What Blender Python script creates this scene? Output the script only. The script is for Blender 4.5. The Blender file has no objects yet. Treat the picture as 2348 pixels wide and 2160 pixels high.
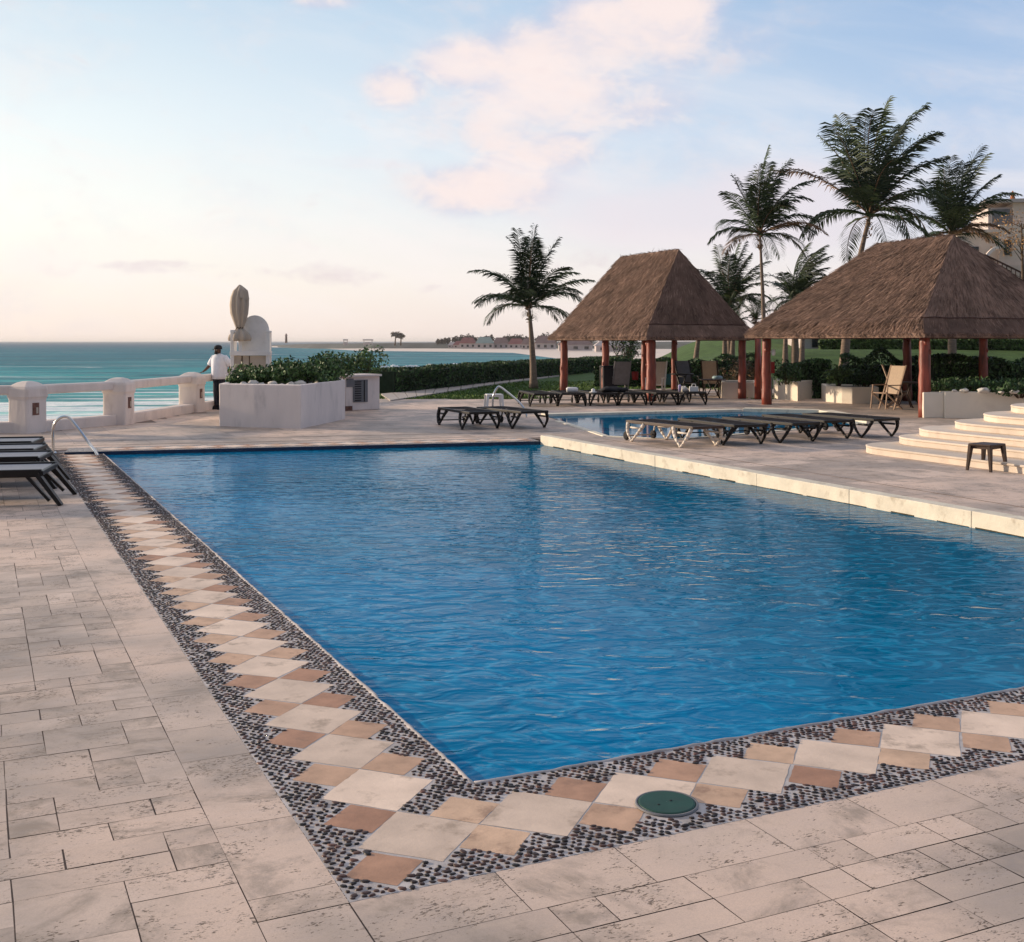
import bpy, math, random
from mathutils import Vector, Matrix
random.seed(7)
R = math.radians
sc = bpy.context.scene
COL = sc.collection
# ------------------------------------------------------------------ camera
CAMH = 1.8
FPX = 2269.0
cam = bpy.data.cameras.new('camera')
cam.lens = 36 * FPX / 2009
cam.sensor_width = 36
cam.shift_y = -255 / 2009
cam.clip_start = 0.05
cam.clip_end = 40000
camo = bpy.data.objects.new('camera', cam)
camo.location = (0, 0, CAMH)
camo.rotation_euler = (R(90), 0, 0)
COL.objects.link(camo)
sc.camera = camo
# ------------------------------------------------------------------ light
SUN_AZ = Vector((-0.93, 0.37, 0)).normalized()      # horizontal direction towards the sun
SUN_EL = 12.0
sun = bpy.data.lights.new('sun', 'SUN')
sun.energy = 4.6
sun.angle = R(1.6)
sun.color = (1.0, 0.80, 0.58)
suno = bpy.data.objects.new('sun', sun)
sd = Vector((SUN_AZ.x * math.cos(R(SUN_EL)), SUN_AZ.y * math.cos(R(SUN_EL)), math.sin(R(SUN_EL))))
suno.rotation_euler = sd.to_track_quat('Z', 'Y').to_euler()
COL.objects.link(suno)
sc.view_settings.view_transform = 'Standard'
sc.view_settings.look = 'None'
sc.view_settings.exposure = 0.14
sc.view_settings.gamma = 1.0


def s2l(c):
    return tuple((x / 255 / 12.92) if x / 255 <= 0.04045 else ((x / 255 + 0.055) / 1.055) ** 2.4 for x in c) + (1.0,)


class NT:
    """small helper for node graphs"""
    def __init__(s, tree):
        s.t = tree; s.n = tree.nodes; s.l = tree.links
        s.n.clear()
    def node(s, typ, **kw):
        n = s.n.new(typ)
        for k, v in kw.items():
            setattr(n, k, v)
        return n
    def put(s, sock, v):
        if v is None: return
        if isinstance(v, bpy.types.NodeSocket): s.l.new(v, sock)
        else: sock.default_value = v
    def m(s, op, a, b=None, c=None, clamp=False):
        n = s.node('ShaderNodeMath', operation=op); n.use_clamp = clamp
        s.put(n.inputs[0], a)
        if b is not None: s.put(n.inputs[1], b)
        if c is not None: s.put(n.inputs[2], c)
        return n.outputs[0]
    def mix(s, f, a, b, blend='MIX'):
        n = s.node('ShaderNodeMix', data_type='RGBA', blend_type=blend)
        n.clamp_factor = True
        s.put(n.inputs[0], f); s.put(n.inputs[6], a); s.put(n.inputs[7], b)
        return n.outputs[2]
    def ramp(s, x, a, b, lo=0.0, hi=1.0, smooth=True):
        n = s.node('ShaderNodeMapRange', interpolation_type='SMOOTHSTEP' if smooth else 'LINEAR')
        n.clamp = True
        s.put(n.inputs[0], x); s.put(n.inputs[1], a); s.put(n.inputs[2], b); s.put(n.inputs[3], lo); s.put(n.inputs[4], hi)
        return n.outputs[0]
    def noise(s, vec, scale, detail=4, rough=.55, dist=0.0):
        n = s.node('ShaderNodeTexNoise')
        if vec is not None: s.put(n.inputs['Vector'], vec)
        n.inputs['Scale'].default_value = scale; n.inputs['Detail'].default_value = detail
        n.inputs['Roughness'].default_value = rough; n.inputs['Distortion'].default_value = dist
        return n.outputs['Fac']
    def mapping(s, vec, scale=(1, 1, 1), rot=(0, 0, 0), loc=(0, 0, 0)):
        n = s.node('ShaderNodeMapping')
        s.put(n.inputs[0], vec); n.inputs['Scale'].default_value = scale
        n.inputs['Rotation'].default_value = rot; n.inputs['Location'].default_value = loc
        return n.outputs[0]
    def sep(s, vec):
        n = s.node('ShaderNodeSeparateXYZ'); s.put(n.inputs[0], vec); return n.outputs
    def comb(s, x, y, z):
        n = s.node('ShaderNodeCombineXYZ'); s.put(n.inputs[0], x); s.put(n.inputs[1], y); s.put(n.inputs[2], z); return n.outputs[0]


def build_world():
    w = bpy.data.worlds.new('World'); sc.world = w; w.use_nodes = True
    g = NT(w.node_tree)
    d = g.node('ShaderNodeTexCoord').outputs['Generated']
    x, y, z = g.sep(d)
    az = g.m('ARCTAN2', x, y)
    el = g.m('ARCSINE', z)
    hl = g.m('SQRT', g.m('ADD', g.m('MULTIPLY', x, x), g.m('MULTIPLY', y, y)))
    hl = g.m('MAXIMUM', hl, 1e-4)
    cs = g.m('DIVIDE', g.m('ADD', g.m('MULTIPLY', x, SUN_AZ.x), g.m('MULTIPLY', y, SUN_AZ.y)), hl)
    side = g.ramp(cs, 0.0, 0.74, smooth=False)          # 0 away from the sun, 1 towards it
    eld = g.m('MULTIPLY', el, 180 / math.pi)
    def stops(lst):
        out = lst[0][1]
        for (e0, _), (e1, c1) in zip(lst[:-1], lst[1:]):
            out = g.mix(g.ramp(eld, e0, e1, smooth=False), out, c1)
        return out
    left = stops([(0, s2l((253, 234, 222))), (2.5, s2l((254, 244, 232))), (6, s2l((255, 255, 246))), (10, s2l((240, 248, 248))), (16.5, s2l((206, 225, 238))), (30, s2l((150, 180, 216))), (50, s2l((170, 186, 212))), (68, s2l((246, 232, 220))), (90, s2l((250, 236, 222)))])
    right = stops([(0, s2l((232, 218, 216))), (3, s2l((234, 226, 226))), (6, s2l((205, 211, 228))), (10, s2l((180, 202, 230))), (16.5, s2l((150, 181, 219))), (30, s2l((118, 154, 202))), (50, s2l((150, 172, 206))), (68, s2l((246, 232, 220))), (90, s2l((250, 236, 222)))])
    skyc = g.mix(side, right, left)
    # physical sky mixed in
    ns = g.node('ShaderNodeTexSky', sky_type='NISHITA')
    ns.sun_disc = False
    ns.sun_elevation = R(SUN_EL)
    ns.sun_rotation = math.atan2(SUN_AZ.x, SUN_AZ.y)
    ns.air_density = 1.0; ns.dust_density = 1.5; ns.ozone_density = 1.5
    nsc = g.mix(1.0, ns.outputs[0], (0.09, 0.09, 0.09, 1), 'MULTIPLY')
    skyc = g.mix(0.06, skyc, nsc)
    # clouds: soft puffs broken up by noise
    vec = g.comb(g.m('MULTIPLY', az, 1.0), g.m('MULTIPLY', el, 1.6), 0.3)
    n1 = g.noise(vec, 9, 7, .55, .25)
    n2 = g.noise(vec, 26, 5, .6, .3)
    nn = g.m('ADD', g.m('MULTIPLY', n1, .75), g.m('MULTIPLY', n2, .25))
    def blobs(lst):
        tot = None
        for (px, py, rx, ry, a) in lst:
            a0 = math.atan((px - 1004.5) / FPX); e0 = math.atan((669 - py) / FPX * math.cos(a0))
            dx = g.m('MULTIPLY', g.m('SUBTRACT', az, a0), FPX / rx)
            dy = g.m('MULTIPLY', g.m('SUBTRACT', el, e0), FPX / ry)
            q = g.m('ADD', g.m('MULTIPLY', dx, dx), g.m('MULTIPLY', dy, dy))
            e = g.m('MULTIPLY', g.m('EXPONENT', g.m('MULTIPLY', g.m('MULTIPLY', q, q), -.45)), a)
            tot = e if tot is None else g.m('MAXIMUM', tot, e)
        return tot
    big = blobs([(1300, 40, 105, 95, 1), (1190, 70, 120, 75, 1), (1080, 110, 130, 60, 1), (930, 120, 100, 42, .95), (770, 172, 52, 36, .85), (985, 255, 72, 50, 1), (1090, 190, 140, 75, 1),
                 (1060, 290, 100, 48, .9), (940, 370, 120, 42, .95), (1010, 340, 80, 60, .9), (1240, 185, 120, 60, .75), (1400, 90, 120, 50, .55), (880, 245, 90, 40, .35), (640, 0, 60, 14, .6)])
    dens = g.ramp(g.m('ADD', big, g.m('MULTIPLY', g.m('SUBTRACT', nn, .5), 2.0)), -.08, 1.12)
    dens = g.m('MULTIPLY', dens, .95)
    ccol = g.mix(g.ramp(n2, .38, .62), s2l((205, 203, 220)), s2l((240, 226, 224)))
    ccol = g.mix(g.ramp(g.m('ADD', big, g.m('MULTIPLY', g.m('SUBTRACT', nn, .5), .8)), .5, 1.1), ccol, s2l((244, 228, 224)))
    col = g.mix(dens, skyc, ccol)
    wisp = g.noise(g.comb(g.m('MULTIPLY', az, 1.0), g.m('MULTIPLY', g.m('ADD', el, g.m('MULTIPLY', az, .22)), 4.5), .7), 4.5, 6, .6, .6)
    wz = g.m('MULTIPLY', g.ramp(eld, -1, 3, .0, 1), g.ramp(eld, 15, 8, .35, 1))
    col = g.mix(g.m('MULTIPLY', g.m('MULTIPLY', g.ramp(wisp, .42, .72), wz), .42), col, s2l((246, 238, 236)))
    low = blobs([(330, 524, 100, 13, 1), (420, 540, 60, 10, .7), (650, 540, 75, 20, 1), (560, 535, 90, 9, .5), (860, 567, 60, 8, .5), (1180, 500, 90, 14, .5), (1120, 520, 60, 16, .5)])
    ld = g.ramp(g.m('ADD', low, g.m('MULTIPLY', g.m('SUBTRACT', n2, .5), 3.2)), .25, 1.5)
    col = g.mix(g.m('MULTIPLY', ld, .5), col, s2l((214, 198, 205)))
    glow = blobs([(1560, 400, 190, 75, 1), (1350, 430, 260, 60, .9), (1150, 400, 160, 60, .5), (1900, 230, 200, 30, .25), (700, 320, 130, 12, .35)])
    gd = g.ramp(g.m('ADD', glow, g.m('MULTIPLY', g.m('SUBTRACT', nn, .5), .8)), .1, 1.0)
    col = g.mix(g.m('MULTIPLY', gd, .7), col, s2l((230, 220, 226)))
    dim = g.ramp(y, -.7, .15, .55, 1.0)
    col = g.mix(1.0, col, g.comb(dim, dim, dim), 'MULTIPLY')
    bg = g.node('ShaderNodeBackground'); g.put(bg.inputs[0], col); bg.inputs[1].default_value = 1.0
    o = g.node('ShaderNodeOutputWorld'); g.l.new(bg.outputs[0], o.inputs[0])
build_world()

# ------------------------------------------------------------------ materials
MATS = {}
def mat(name, col, rough=.8, var=.12, scale=6, bump=.0, bscale=40, tone=0.0, spec=.3, stretch=(1, 1, 1), dark=None, dscale=3, damt=.0, metal=0.0, hue2=None, bdist=.02):
    """plain procedural surface: noise variation, optional per-face tone, stains and bump"""
    if name in MATS: return MATS[name]
    m = bpy.data.materials.new(name); m.use_nodes = True
    g = NT(m.node_tree)
    pos = g.node('ShaderNodeTexCoord').outputs['Object']
    p = g.mapping(pos, stretch)
    c = col + (1.0,) if len(col) == 3 else col
    n = g.noise(p, scale, 5)
    k = g.ramp(n, .3, .7, 1 - var, 1 + var, smooth=False)
    base = c
    if tone or hue2:
        at = g.node('ShaderNodeAttribute', attribute_name='tone').outputs['Fac']
        if hue2: base = g.mix(at, c, hue2 + (1.0,))
        if tone: k = g.m('MULTIPLY', k, g.ramp(at, 0, 1, 1 - tone, 1 + tone, smooth=False))
    kk = g.comb(k, k, k)
    out = g.mix(1.0, base, kk, 'MULTIPLY')
    if damt:
        dn = g.noise(g.mapping(pos, stretch, loc=(5, 3, 1)), dscale, 6, .65)
        out = g.mix(g.ramp(dn, .52, .72, 0, damt), out, (dark or (.1, .08, .06)) + (1.0,))
    b = g.node('ShaderNodeBsdfPrincipled')
    g.put(b.inputs['Base Color'], out); b.inputs['Roughness'].default_value = rough
    b.inputs['Specular IOR Level'].default_value = spec; b.inputs['Metallic'].default_value = metal
    if bump:
        bn = g.node('ShaderNodeBump'); bn.inputs['Strength'].default_value = bump; bn.inputs['Distance'].default_value = bdist
        g.put(bn.inputs['Height'], g.noise(p, bscale, 5, .6)); g.l.new(bn.outputs[0], b.inputs['Normal'])
    o = g.node('ShaderNodeOutputMaterial'); g.l.new(b.outputs[0], o.inputs[0])
    MATS[name] = m
    return m


AZ = math.atan2(.42, .9075)      # heading of the pool's long grid
def travertine():
    m = bpy.data.materials.new('travertine'); m.use_nodes = True; g = NT(m.node_tree)
    pos = g.node('ShaderNodeTexCoord').outputs['Object']
    at = g.node('ShaderNodeAttribute', attribute_name='tone').outputs['Fac']
    sh = g.node('ShaderNodeVectorMath', operation='ADD'); g.put(sh.inputs[0], pos); g.put(sh.inputs[1], g.comb(g.m('MULTIPLY', at, 37), g.m('MULTIPLY', at, 19), 0.0))
    pr = g.mapping(sh.outputs[0], rot=(0, 0, -AZ))
    pv = g.mapping(pr, (1, 2.6, 1))
    big = g.noise(pos, .55, 5, .6)
    veins = g.noise(pv, 7, 7, .65, .6)
    c = g.mix(at, (.37, .29, .24, 1), (.80, .62, .51, 1))
    c = g.mix(g.ramp(veins, .35, .7, 0, .75), c, (.62, .495, .41, 1))
    c = g.mix(g.ramp(big, .40, .62, 0, .8), c, (.34, .285, .25, 1))  # broad stone mottling, deepened to stand in for soft shade patches
    rosy = g.noise(g.mapping(pos, loc=(4, 8, 0)), .35, 4, .6)
    c = g.mix(g.ramp(rosy, .45, .62, 0, .75), c, (.84, .62, .49, 1))
    pits = g.noise(g.mapping(pr, (1, 2.2, 1)), 55, 4, .65, .5)
    zone = g.noise(sh.outputs[0], 3.2, 4, .6)
    pits = g.m('ADD', g.m('MULTIPLY', pits, .62), g.m('MULTIPLY', g.noise(g.mapping(pr, (1, 1.8, 1)), 21, 4, .7, .8), .38))
    thr = g.ramp(zone, .36, .68, .64, .525)
    pit = g.ramp(g.m('SUBTRACT', pits, thr), 0, .035)
    fine = g.noise(pos, 190, 2, .6)
    c = g.mix(g.ramp(fine, .3, .7, 0, .22), c, (.30, .245, .2, 1))
    c = g.mix(g.m('MULTIPLY', pit, .85), c, (.12, .085, .06, 1))
    stain = g.noise(g.mapping(sh.outputs[0], loc=(9, 2, 0)), 2.1, 7, .72, .5)
    c = g.mix(g.ramp(stain, .48, .68, 0, .7), c, (.25, .20, .16, 1))
    b = g.node('ShaderNodeBsdfPrincipled'); g.put(b.inputs['Base Color'], c)
    g.put(b.inputs['Roughness'], g.ramp(veins, .3, .7, .5, .75)); b.inputs['Specular IOR Level'].default_value = .3
    bn = g.node('ShaderNodeBump'); bn.inputs['Strength'].default_value = .5; bn.inputs['Distance'].default_value = .004
    h = g.m('SUBTRACT', g.m('MULTIPLY', veins, .5), g.m('MULTIPLY', pit, 1.0))
    g.put(bn.inputs['Height'], h); g.l.new(bn.outputs[0], b.inputs['Normal'])
    o = g.node('ShaderNodeOutputMaterial'); g.l.new(b.outputs[0], o.inputs[0]); return m


def pebbles():
    m = bpy.data.materials.new('pebble_mosaic'); m.use_nodes = True; g = NT(m.node_tree)
    pos = g.node('ShaderNodeTexCoord').outputs['Object']
    warp = g.node('ShaderNodeTexNoise'); g.put(warp.inputs['Vector'], pos); warp.inputs['Scale'].default_value = 9; warp.inputs['Detail'].default_value = 2
    ad = g.node('ShaderNodeVectorMath', operation='MULTIPLY_ADD'); g.put(ad.inputs[0], warp.outputs['Color']); ad.inputs[1].default_value = (.05, .05, 0); g.put(ad.inputs[2], pos)
    v = g.mapping(ad.outputs[0], (1, 1.25, 0), rot=(0, 0, .5))
    def vor(feat):
        n = g.node('ShaderNodeTexVoronoi', feature=feat, voronoi_dimensions='2D'); g.put(n.inputs['Vector'], v)
        n.inputs['Scale'].default_value = 29; n.inputs['Randomness'].default_value = .85; return n
    de = vor('DISTANCE_TO_EDGE').outputs['Distance']
    f1 = vor('F1')
    rnd = g.sep(f1.outputs['Color'])
    size = g.ramp(rnd[0], 0, 1, .10, .20, smooth=False)
    d2 = g.m('ADD', de, g.m('MULTIPLY', g.m('SUBTRACT', g.noise(pos, 130, 2), .5), .1))
    rr_ = g.m('SUBTRACT', g.ramp(rnd[0], 0, 1, .50, .34, smooth=False), g.m('ADD', f1.outputs['Distance'], g.m('MULTIPLY', g.m('SUBTRACT', g.noise(pos, 120, 2), .5), .16)))
    d2 = g.m('MINIMUM', d2, g.m('ADD', rr_, size))
    stone = g.ramp(g.m('SUBTRACT', d2, size), -.02, .03)
    pc = g.mix(rnd[1], (.016, .010, .010, 1), (.075, .034, .026, 1))
    pc = g.mix(g.ramp(rnd[2], .82, .9), pc, (.16, .15, .15, 1))
    mort = g.mix(g.noise(pos, 5, 5), (.30, .29, .295, 1), (.56, .53, .52, 1))
    c = g.mix(stone, mort, pc)
    b = g.node('ShaderNodeBsdfPrincipled'); g.put(b.inputs['Base Color'], c)
    g.put(b.inputs['Roughness'], g.ramp(stone, 0, 1, .85, .6)); b.inputs['Specular IOR Level'].default_value = .2
    bn = g.node('ShaderNodeBump'); bn.inputs['Strength'].default_value = .8; bn.inputs['Distance'].default_value = .006
    g.put(bn.inputs['Height'], g.ramp(g.m('SUBTRACT', d2, size), -.05, .2)); g.l.new(bn.outputs[0], b.inputs['Normal'])
    o = g.node('ShaderNodeOutputMaterial'); g.l.new(b.outputs[0], o.inputs[0]); return m


def pool_water(name, base0, base1, amp=1.0):
    m = bpy.data.materials.new(name); m.use_nodes = True; g = NT(m.node_tree)
    pos = g.node('ShaderNodeTexCoord').outputs['Object']
    p1 = g.mapping(pos, (.6, 1, 1), rot=(0, 0, R(-5)))
    a = g.noise(p1, 5.4, 2, .45, .7)
    p2 = g.mapping(pos, (.6, 1, 1), rot=(0, 0, R(16)), loc=(3, 1, 0))
    b2 = g.noise(p2, 9.5, 2, .5, .6)
    c3 = g.noise(g.mapping(pos, (.65, 1, 1)), 22, 2, .5, .3)
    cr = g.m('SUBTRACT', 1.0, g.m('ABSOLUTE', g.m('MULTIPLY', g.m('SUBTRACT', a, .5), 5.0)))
    patch = g.noise(pos, .28, 3, .5, .3)
    h = g.m('ADD', g.m('MULTIPLY', a, 1.0), g.m('ADD', g.m('MULTIPLY', b2, .34), g.m('MULTIPLY', c3, .05)))
    px_, py_, pz_ = g.sep(pos)
    uu = g.m('ADD', g.m('MULTIPLY', g.m('SUBTRACT', px_, -.158), .9075), g.m('MULTIPLY', g.m('SUBTRACT', py_, 4.81), .42))
    vv = g.m('ADD', g.m('MULTIPLY', g.m('SUBTRACT', px_, -.158), -.42), g.m('MULTIPLY', g.m('SUBTRACT', py_, 4.81), .9075))
    calm = g.m('MULTIPLY', g.ramp(uu, 6.5, 2.2, .30, 1.0), g.ramp(vv, 15.0, 9.0, .4, 1.0))
    h = g.m('MULTIPLY', h, g.m('MULTIPLY', calm, g.ramp(patch, .35, .65, .5, 1.15)))
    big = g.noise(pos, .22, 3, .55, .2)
    c = g.mix(g.m('MULTIPLY', g.ramp(big, .3, .65, .35, 1), g.ramp(uu, 6.5, .5, .15, 1)), base0 + (1,), base1 + (1,))  # darker to the right: depth tint that also stands in for dark reflections
    # thin pale-blue lines painted into the water colour for light on the ripple crests
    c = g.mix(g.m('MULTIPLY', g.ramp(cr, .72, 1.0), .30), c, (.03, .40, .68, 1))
    bn = g.node('ShaderNodeBump'); bn.inputs['Strength'].default_value = 1.0; bn.inputs['Distance'].default_value = .025 * amp
    g.put(bn.inputs['Height'], h)
    return water_out(g, m, c, bn.outputs[0], .03, 1.55, .85)


def water_out(g, m, c, nrm, rough, power, gain):
    df = g.node('ShaderNodeBsdfDiffuse'); g.put(df.inputs['Color'], c); g.l.new(nrm, df.inputs['Normal'])
    gl = g.node('ShaderNodeBsdfGlossy'); g.put(gl.inputs['Roughness'], rough); g.l.new(nrm, gl.inputs['Normal'])
    fr = g.node('ShaderNodeFresnel'); fr.inputs['IOR'].default_value = 1.33; g.l.new(nrm, fr.inputs['Normal'])
    mx = g.node('ShaderNodeMixShader'); g.put(mx.inputs[0], g.m('MULTIPLY', g.m('POWER', fr.outputs[0], power), gain))
    g.l.new(df.outputs[0], mx.inputs[1]); g.l.new(gl.outputs[0], mx.inputs[2])
    o = g.node('ShaderNodeOutputMaterial'); g.l.new(mx.outputs[0], o.inputs[0]); return m


def sea_water():
    m = bpy.data.materials.new('sea_water'); m.use_nodes = True; g = NT(m.node_tree)
    pos = g.node('ShaderNodeTexCoord').outputs['Object']
    x, y, z = g.sep(pos)
    wob = g.m('MULTIPLY', g.m('SUBTRACT', g.noise(g.mapping(pos, (.35, 1, 1)), .012, 4), .5), 260)
    yy = g.m('ADD', y, wob)
    c = (.34, .72, .66, 1)
    for (a, bb, col) in ((85, 120, (.09, .46, .45, 1)), (120, 220, (.024, .27, .31, 1)), (220, 480, (.016, .18, .235, 1)), (520, 1600, (.05, .12, .19, 1)), (1600, 6000, (.12, .16, .21, 1))):
        c = g.mix(g.ramp(yy, a, bb), c, col)
    # the calm shallow bay towards the headland
    bay = g.m('MULTIPLY', g.ramp(g.m('DIVIDE', x, y), -.22, -.17), g.ramp(y, 1500, 1100))
    c = g.mix(g.m('MULTIPLY', bay, g.ramp(y, 120, 300)), c, (.06, .25, .29, 1))
    pat = g.noise(g.mapping(pos, (.3, 1, 1)), .035, 5, .65, .5)
    c = g.mix(g.ramp(pat, .42, .60, 0, .7), c, (.01, .095, .15, 1))
    pat2 = g.noise(g.mapping(pos, (.22, 1, 1), loc=(7, 0, 0)), .16, 5, .7, .6)
    c = g.mix(g.m('MULTIPLY', g.ramp(pat2, .50, .66), g.ramp(y, 500, 120, .1, .6)), c, (.12, .40, .42, 1))
    f1 = g.noise(g.mapping(pos, (.16, 1, 1), rot=(0, 0, R(12))), .14, 6, .62, .8)
    near = g.ramp(y, 170, 80, -.12, .15, smooth=False)
    foam = g.ramp(g.m('ADD', f1, near), .52, .60)
    far = g.ramp(g.m('ADD', g.noise(g.mapping(pos, (.14, 1, 1)), .05, 6, .7, .5), g.ramp(y, 200, 900, .03, -.10)), .64, .69)
    fo = g.m('MAXIMUM', foam, g.m('MULTIPLY', far, .4))
    fo = g.m('MULTIPLY', fo, g.ramp(g.noise(pos, 1.4, 4, .7), .25, .6, .55, 1))
    c = g.mix(fo, c, (.86, .88, .87, 1))
    h = g.m('ADD', g.noise(g.mapping(pos, (.4, 1, 1)), .28, 5, .6, .4), g.m('MULTIPLY', g.noise(g.mapping(pos, (.35, 1, 1)), .06, 3, .5, .3), 3.0))
    bn = g.node('ShaderNodeBump'); bn.inputs['Strength'].default_value = 1.0; bn.inputs['Distance'].default_value = 1.6
    g.put(bn.inputs['Height'], h)
    return water_out(g, m, c, bn.outputs[0], g.ramp(y, 60, 900, .14, .36), 1.7, .42)


M_TRAV = travertine()
M_PEB = pebbles()
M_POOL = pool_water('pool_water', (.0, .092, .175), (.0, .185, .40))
M_POOL2 = pool_water('lap_pool_water', (.0, .10, .20), (.01, .14, .26), .4)
M_SEA = sea_water()
M_GROUT = mat('grout', (.23, .175, .145), .9, .25, 4)
M_SLAB = mat('cream_slab', (.76, .585, .46), .6, .14, 5, .25, 60, tone=.14, dark=(.40, .30, .225), damt=.9, dscale=6, bdist=.004)
M_TERRA = mat('terracotta_slab', (.47, .25, .16), .65, .18, 8, .25, 60, tone=.15, hue2=(.56, .38, .26), dark=(.27, .16, .11), damt=.85, dscale=6, bdist=.004)
M_WHITE = mat('white_render', (.80, .70, .65), .85, .06, 2.5, .25, 30, stretch=(1, 1, .35), dark=(.42, .37, .34), damt=.4, dscale=3.2)
M_WALLCR = mat('cream_render', (.76, .68, .57), .85, .06, 2, .15, 30, dark=(.5, .42, .34), damt=.25, dscale=1.6)
M_KERB = mat('kerb_stone', (.72, .65, .53), .75, .12, 4, .4, 26, dark=(.36, .29, .21), damt=.6, dscale=5, bdist=.01)
M_STEP = mat('step_stone', (.64, .54, .45), .75, .10, 3, .25, 30, tone=.08, dark=(.45, .33, .25), damt=.3, dscale=4, bdist=.008)
M_PLASTER = mat('balustrade_plaster', (.76, .66, .60), .85, .09, 3, .5, 14, stretch=(1, 1, .4), dark=(.42, .33, .28), damt=.35, dscale=3.5, bdist=.015)
M_RUST = mat('rusty_recess', (.17, .085, .065), .9, .4, 14)
M_DARK = mat('dark_resin', (.013, .010, .009), .45, .25, 10, tone=.2, spec=.25)
M_BROWN = mat('brown_resin', (.050, .028, .020), .5, .25, 10, tone=.25)
M_CREAMR = mat('cream_resin', (.66, .58, .50), .5, .08, 10, tone=.1)  # plain cream on the chair frame; painted sunlight on the lounger legs
M_SLING = mat('dark_sling', (.020, .017, .018), .9, .2, 30, .2, 300, spec=.08)
M_SLING_G = mat('grey_sling', (.27, .285, .32), .7, .08, 30, .2, 300)
M_STEEL = mat('polished_steel', (.62, .62, .62), .14, .04, 6, metal=1.0)
M_POST = mat('red_timber_post', (.25, .050, .028), .45, .45, 9, .5, 16, stretch=(1, 1, .22), dark=(.05, .02, .015), damt=.6, dscale=6, spec=.5)
M_BEAM = mat('dark_timber', (.075, .034, .026), .7, .3, 8, .3, 20)
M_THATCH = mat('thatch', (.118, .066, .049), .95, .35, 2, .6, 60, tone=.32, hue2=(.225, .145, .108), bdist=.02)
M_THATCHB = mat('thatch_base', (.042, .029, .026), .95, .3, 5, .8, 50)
M_PALMLEAF = mat('palm_leaf', (.020, .044, .026), .5, .3, 3, tone=.45, hue2=(.050, .068, .028), spec=.12)
M_PALMTRUNK = mat('palm_trunk', (.23, .17, .13), .9, .25, 6, .8, 12, stretch=(1, 1, 4), dark=(.09, .06, .045), damt=.5, dscale=6)
M_RACHIS = mat('dry_palm_fibre', (.16, .095, .055), .85, .3, 8)
M_LEAF = mat('shrub_leaf', (.032, .078, .022), .55, .3, 4, tone=.5, hue2=(.10, .17, .045), spec=.3)
M_LEAFD = mat('hedge_leaf', (.020, .055, .018), .6, .3, 3, tone=.5, hue2=(.050, .105, .028), spec=.3)
M_LEAFO = mat('dry_orange_leaf', (.32, .16, .06), .7, .3, 4, tone=.4, hue2=(.45, .26, .10))
M_TWIG = mat('twig', (.09, .06, .04), .9, .3)
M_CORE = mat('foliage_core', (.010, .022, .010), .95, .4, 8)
M_LAWN = mat('lawn', (.060, .108, .024), .95, .30, 1.5, .8, 60, dark=(.035, .07, .015), damt=.5, dscale=.8, bdist=.03)
M_GRASS = mat('grass_blade', (.065, .125, .022), .8, .3, 3, tone=.4, hue2=(.12, .19, .04))
M_PATH = mat('path_stone', (.42, .37, .34), .85, .15, 3, .2, 20)
M_SAND = mat('sand', (.70, .60, .53), .95, .06, .2)
M_SOIL = mat('soil', (.06, .045, .03), .95, .3, 6)
M_TAN = mat('tan_canvas', (.50, .41, .325), .9, .12, 6, .25, 60, stretch=(1, 1, .25))
M_BEIGE = mat('beige_fabric', (.52, .40, .30), .85, .08, 20, .15, 200)
M_SKIN = mat('dark_skin', (.085, .040, .026), .55, .1, 10)
M_SHIRT = mat('white_shirt', (.72, .72, .78), .85, .06, 9, .3, 12, bdist=.02)
M_BLACK = mat('black_cloth', (.014, .013, .016), .8, .2, 10)
M_TROUSER = mat('navy_trousers', (.022, .024, .038), .85, .2, 10)
M_PAINTW = mat('white_paint', (.78, .75, .72), .5, .04, 5, dark=(.5, .45, .4), damt=.25, dscale=5)
M_PANELB = mat('beige_panel', (.50, .43, .35), .7, .08, 5, dark=(.3, .25, .2), damt=.3, dscale=4)
M_GREENLID = mat('green_lid', (.012, .058, .040), .55, .15, 14, dark=(.03, .05, .04), damt=.4, dscale=10)
M_GREY = mat('grey_plastic', (.17, .17, .18), .6, .15)
M_GLASS = mat('dark_glass', (.02, .022, .025), .15, .1, spec=.5)
M_RED = mat('red_paint', (.24, .016, .014), .5, .15)
M_TEAL = mat('teal_cloth', (.05, .17, .17), .8, .2)
M_STONE = mat('white_stone', (.62, .58, .53), .9, .12, 8, .4, 20)
M_FOAM = mat('wave_foam', (.80, .82, .82), .9, .08, 1.0, .6, 3, bdist=.2)
M_HAZEG = mat('far_scrub', (.10, .105, .10), .95, .25, .05)
M_FARTREE = mat('far_tree_leaf', (.075, .072, .060), .95, .3, .3, tone=.35, hue2=(.12, .085, .07))
M_ROOFR = mat('far_red_roof', (.30, .12, .11), .9, .15, .4)
M_ROOFG = mat('far_green_roof', (.30, .37, .34), .9, .1, .4)
M_ROOFB = mat('far_brown_roof', (.26, .17, .155), .9, .2, .4)
M_FARW = mat('far_wall', (.50, .43, .41), .9, .1, .4)
M_HOTEL = mat('hotel_render', (.74, .60, .50), .9, .06, .6, .1, 6, dark=(.4, .3, .22), damt=.2, dscale=.6)
M_HOTELG = mat('hotel_shaded_render', (.52, .45, .42), .9, .06, .6)


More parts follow.
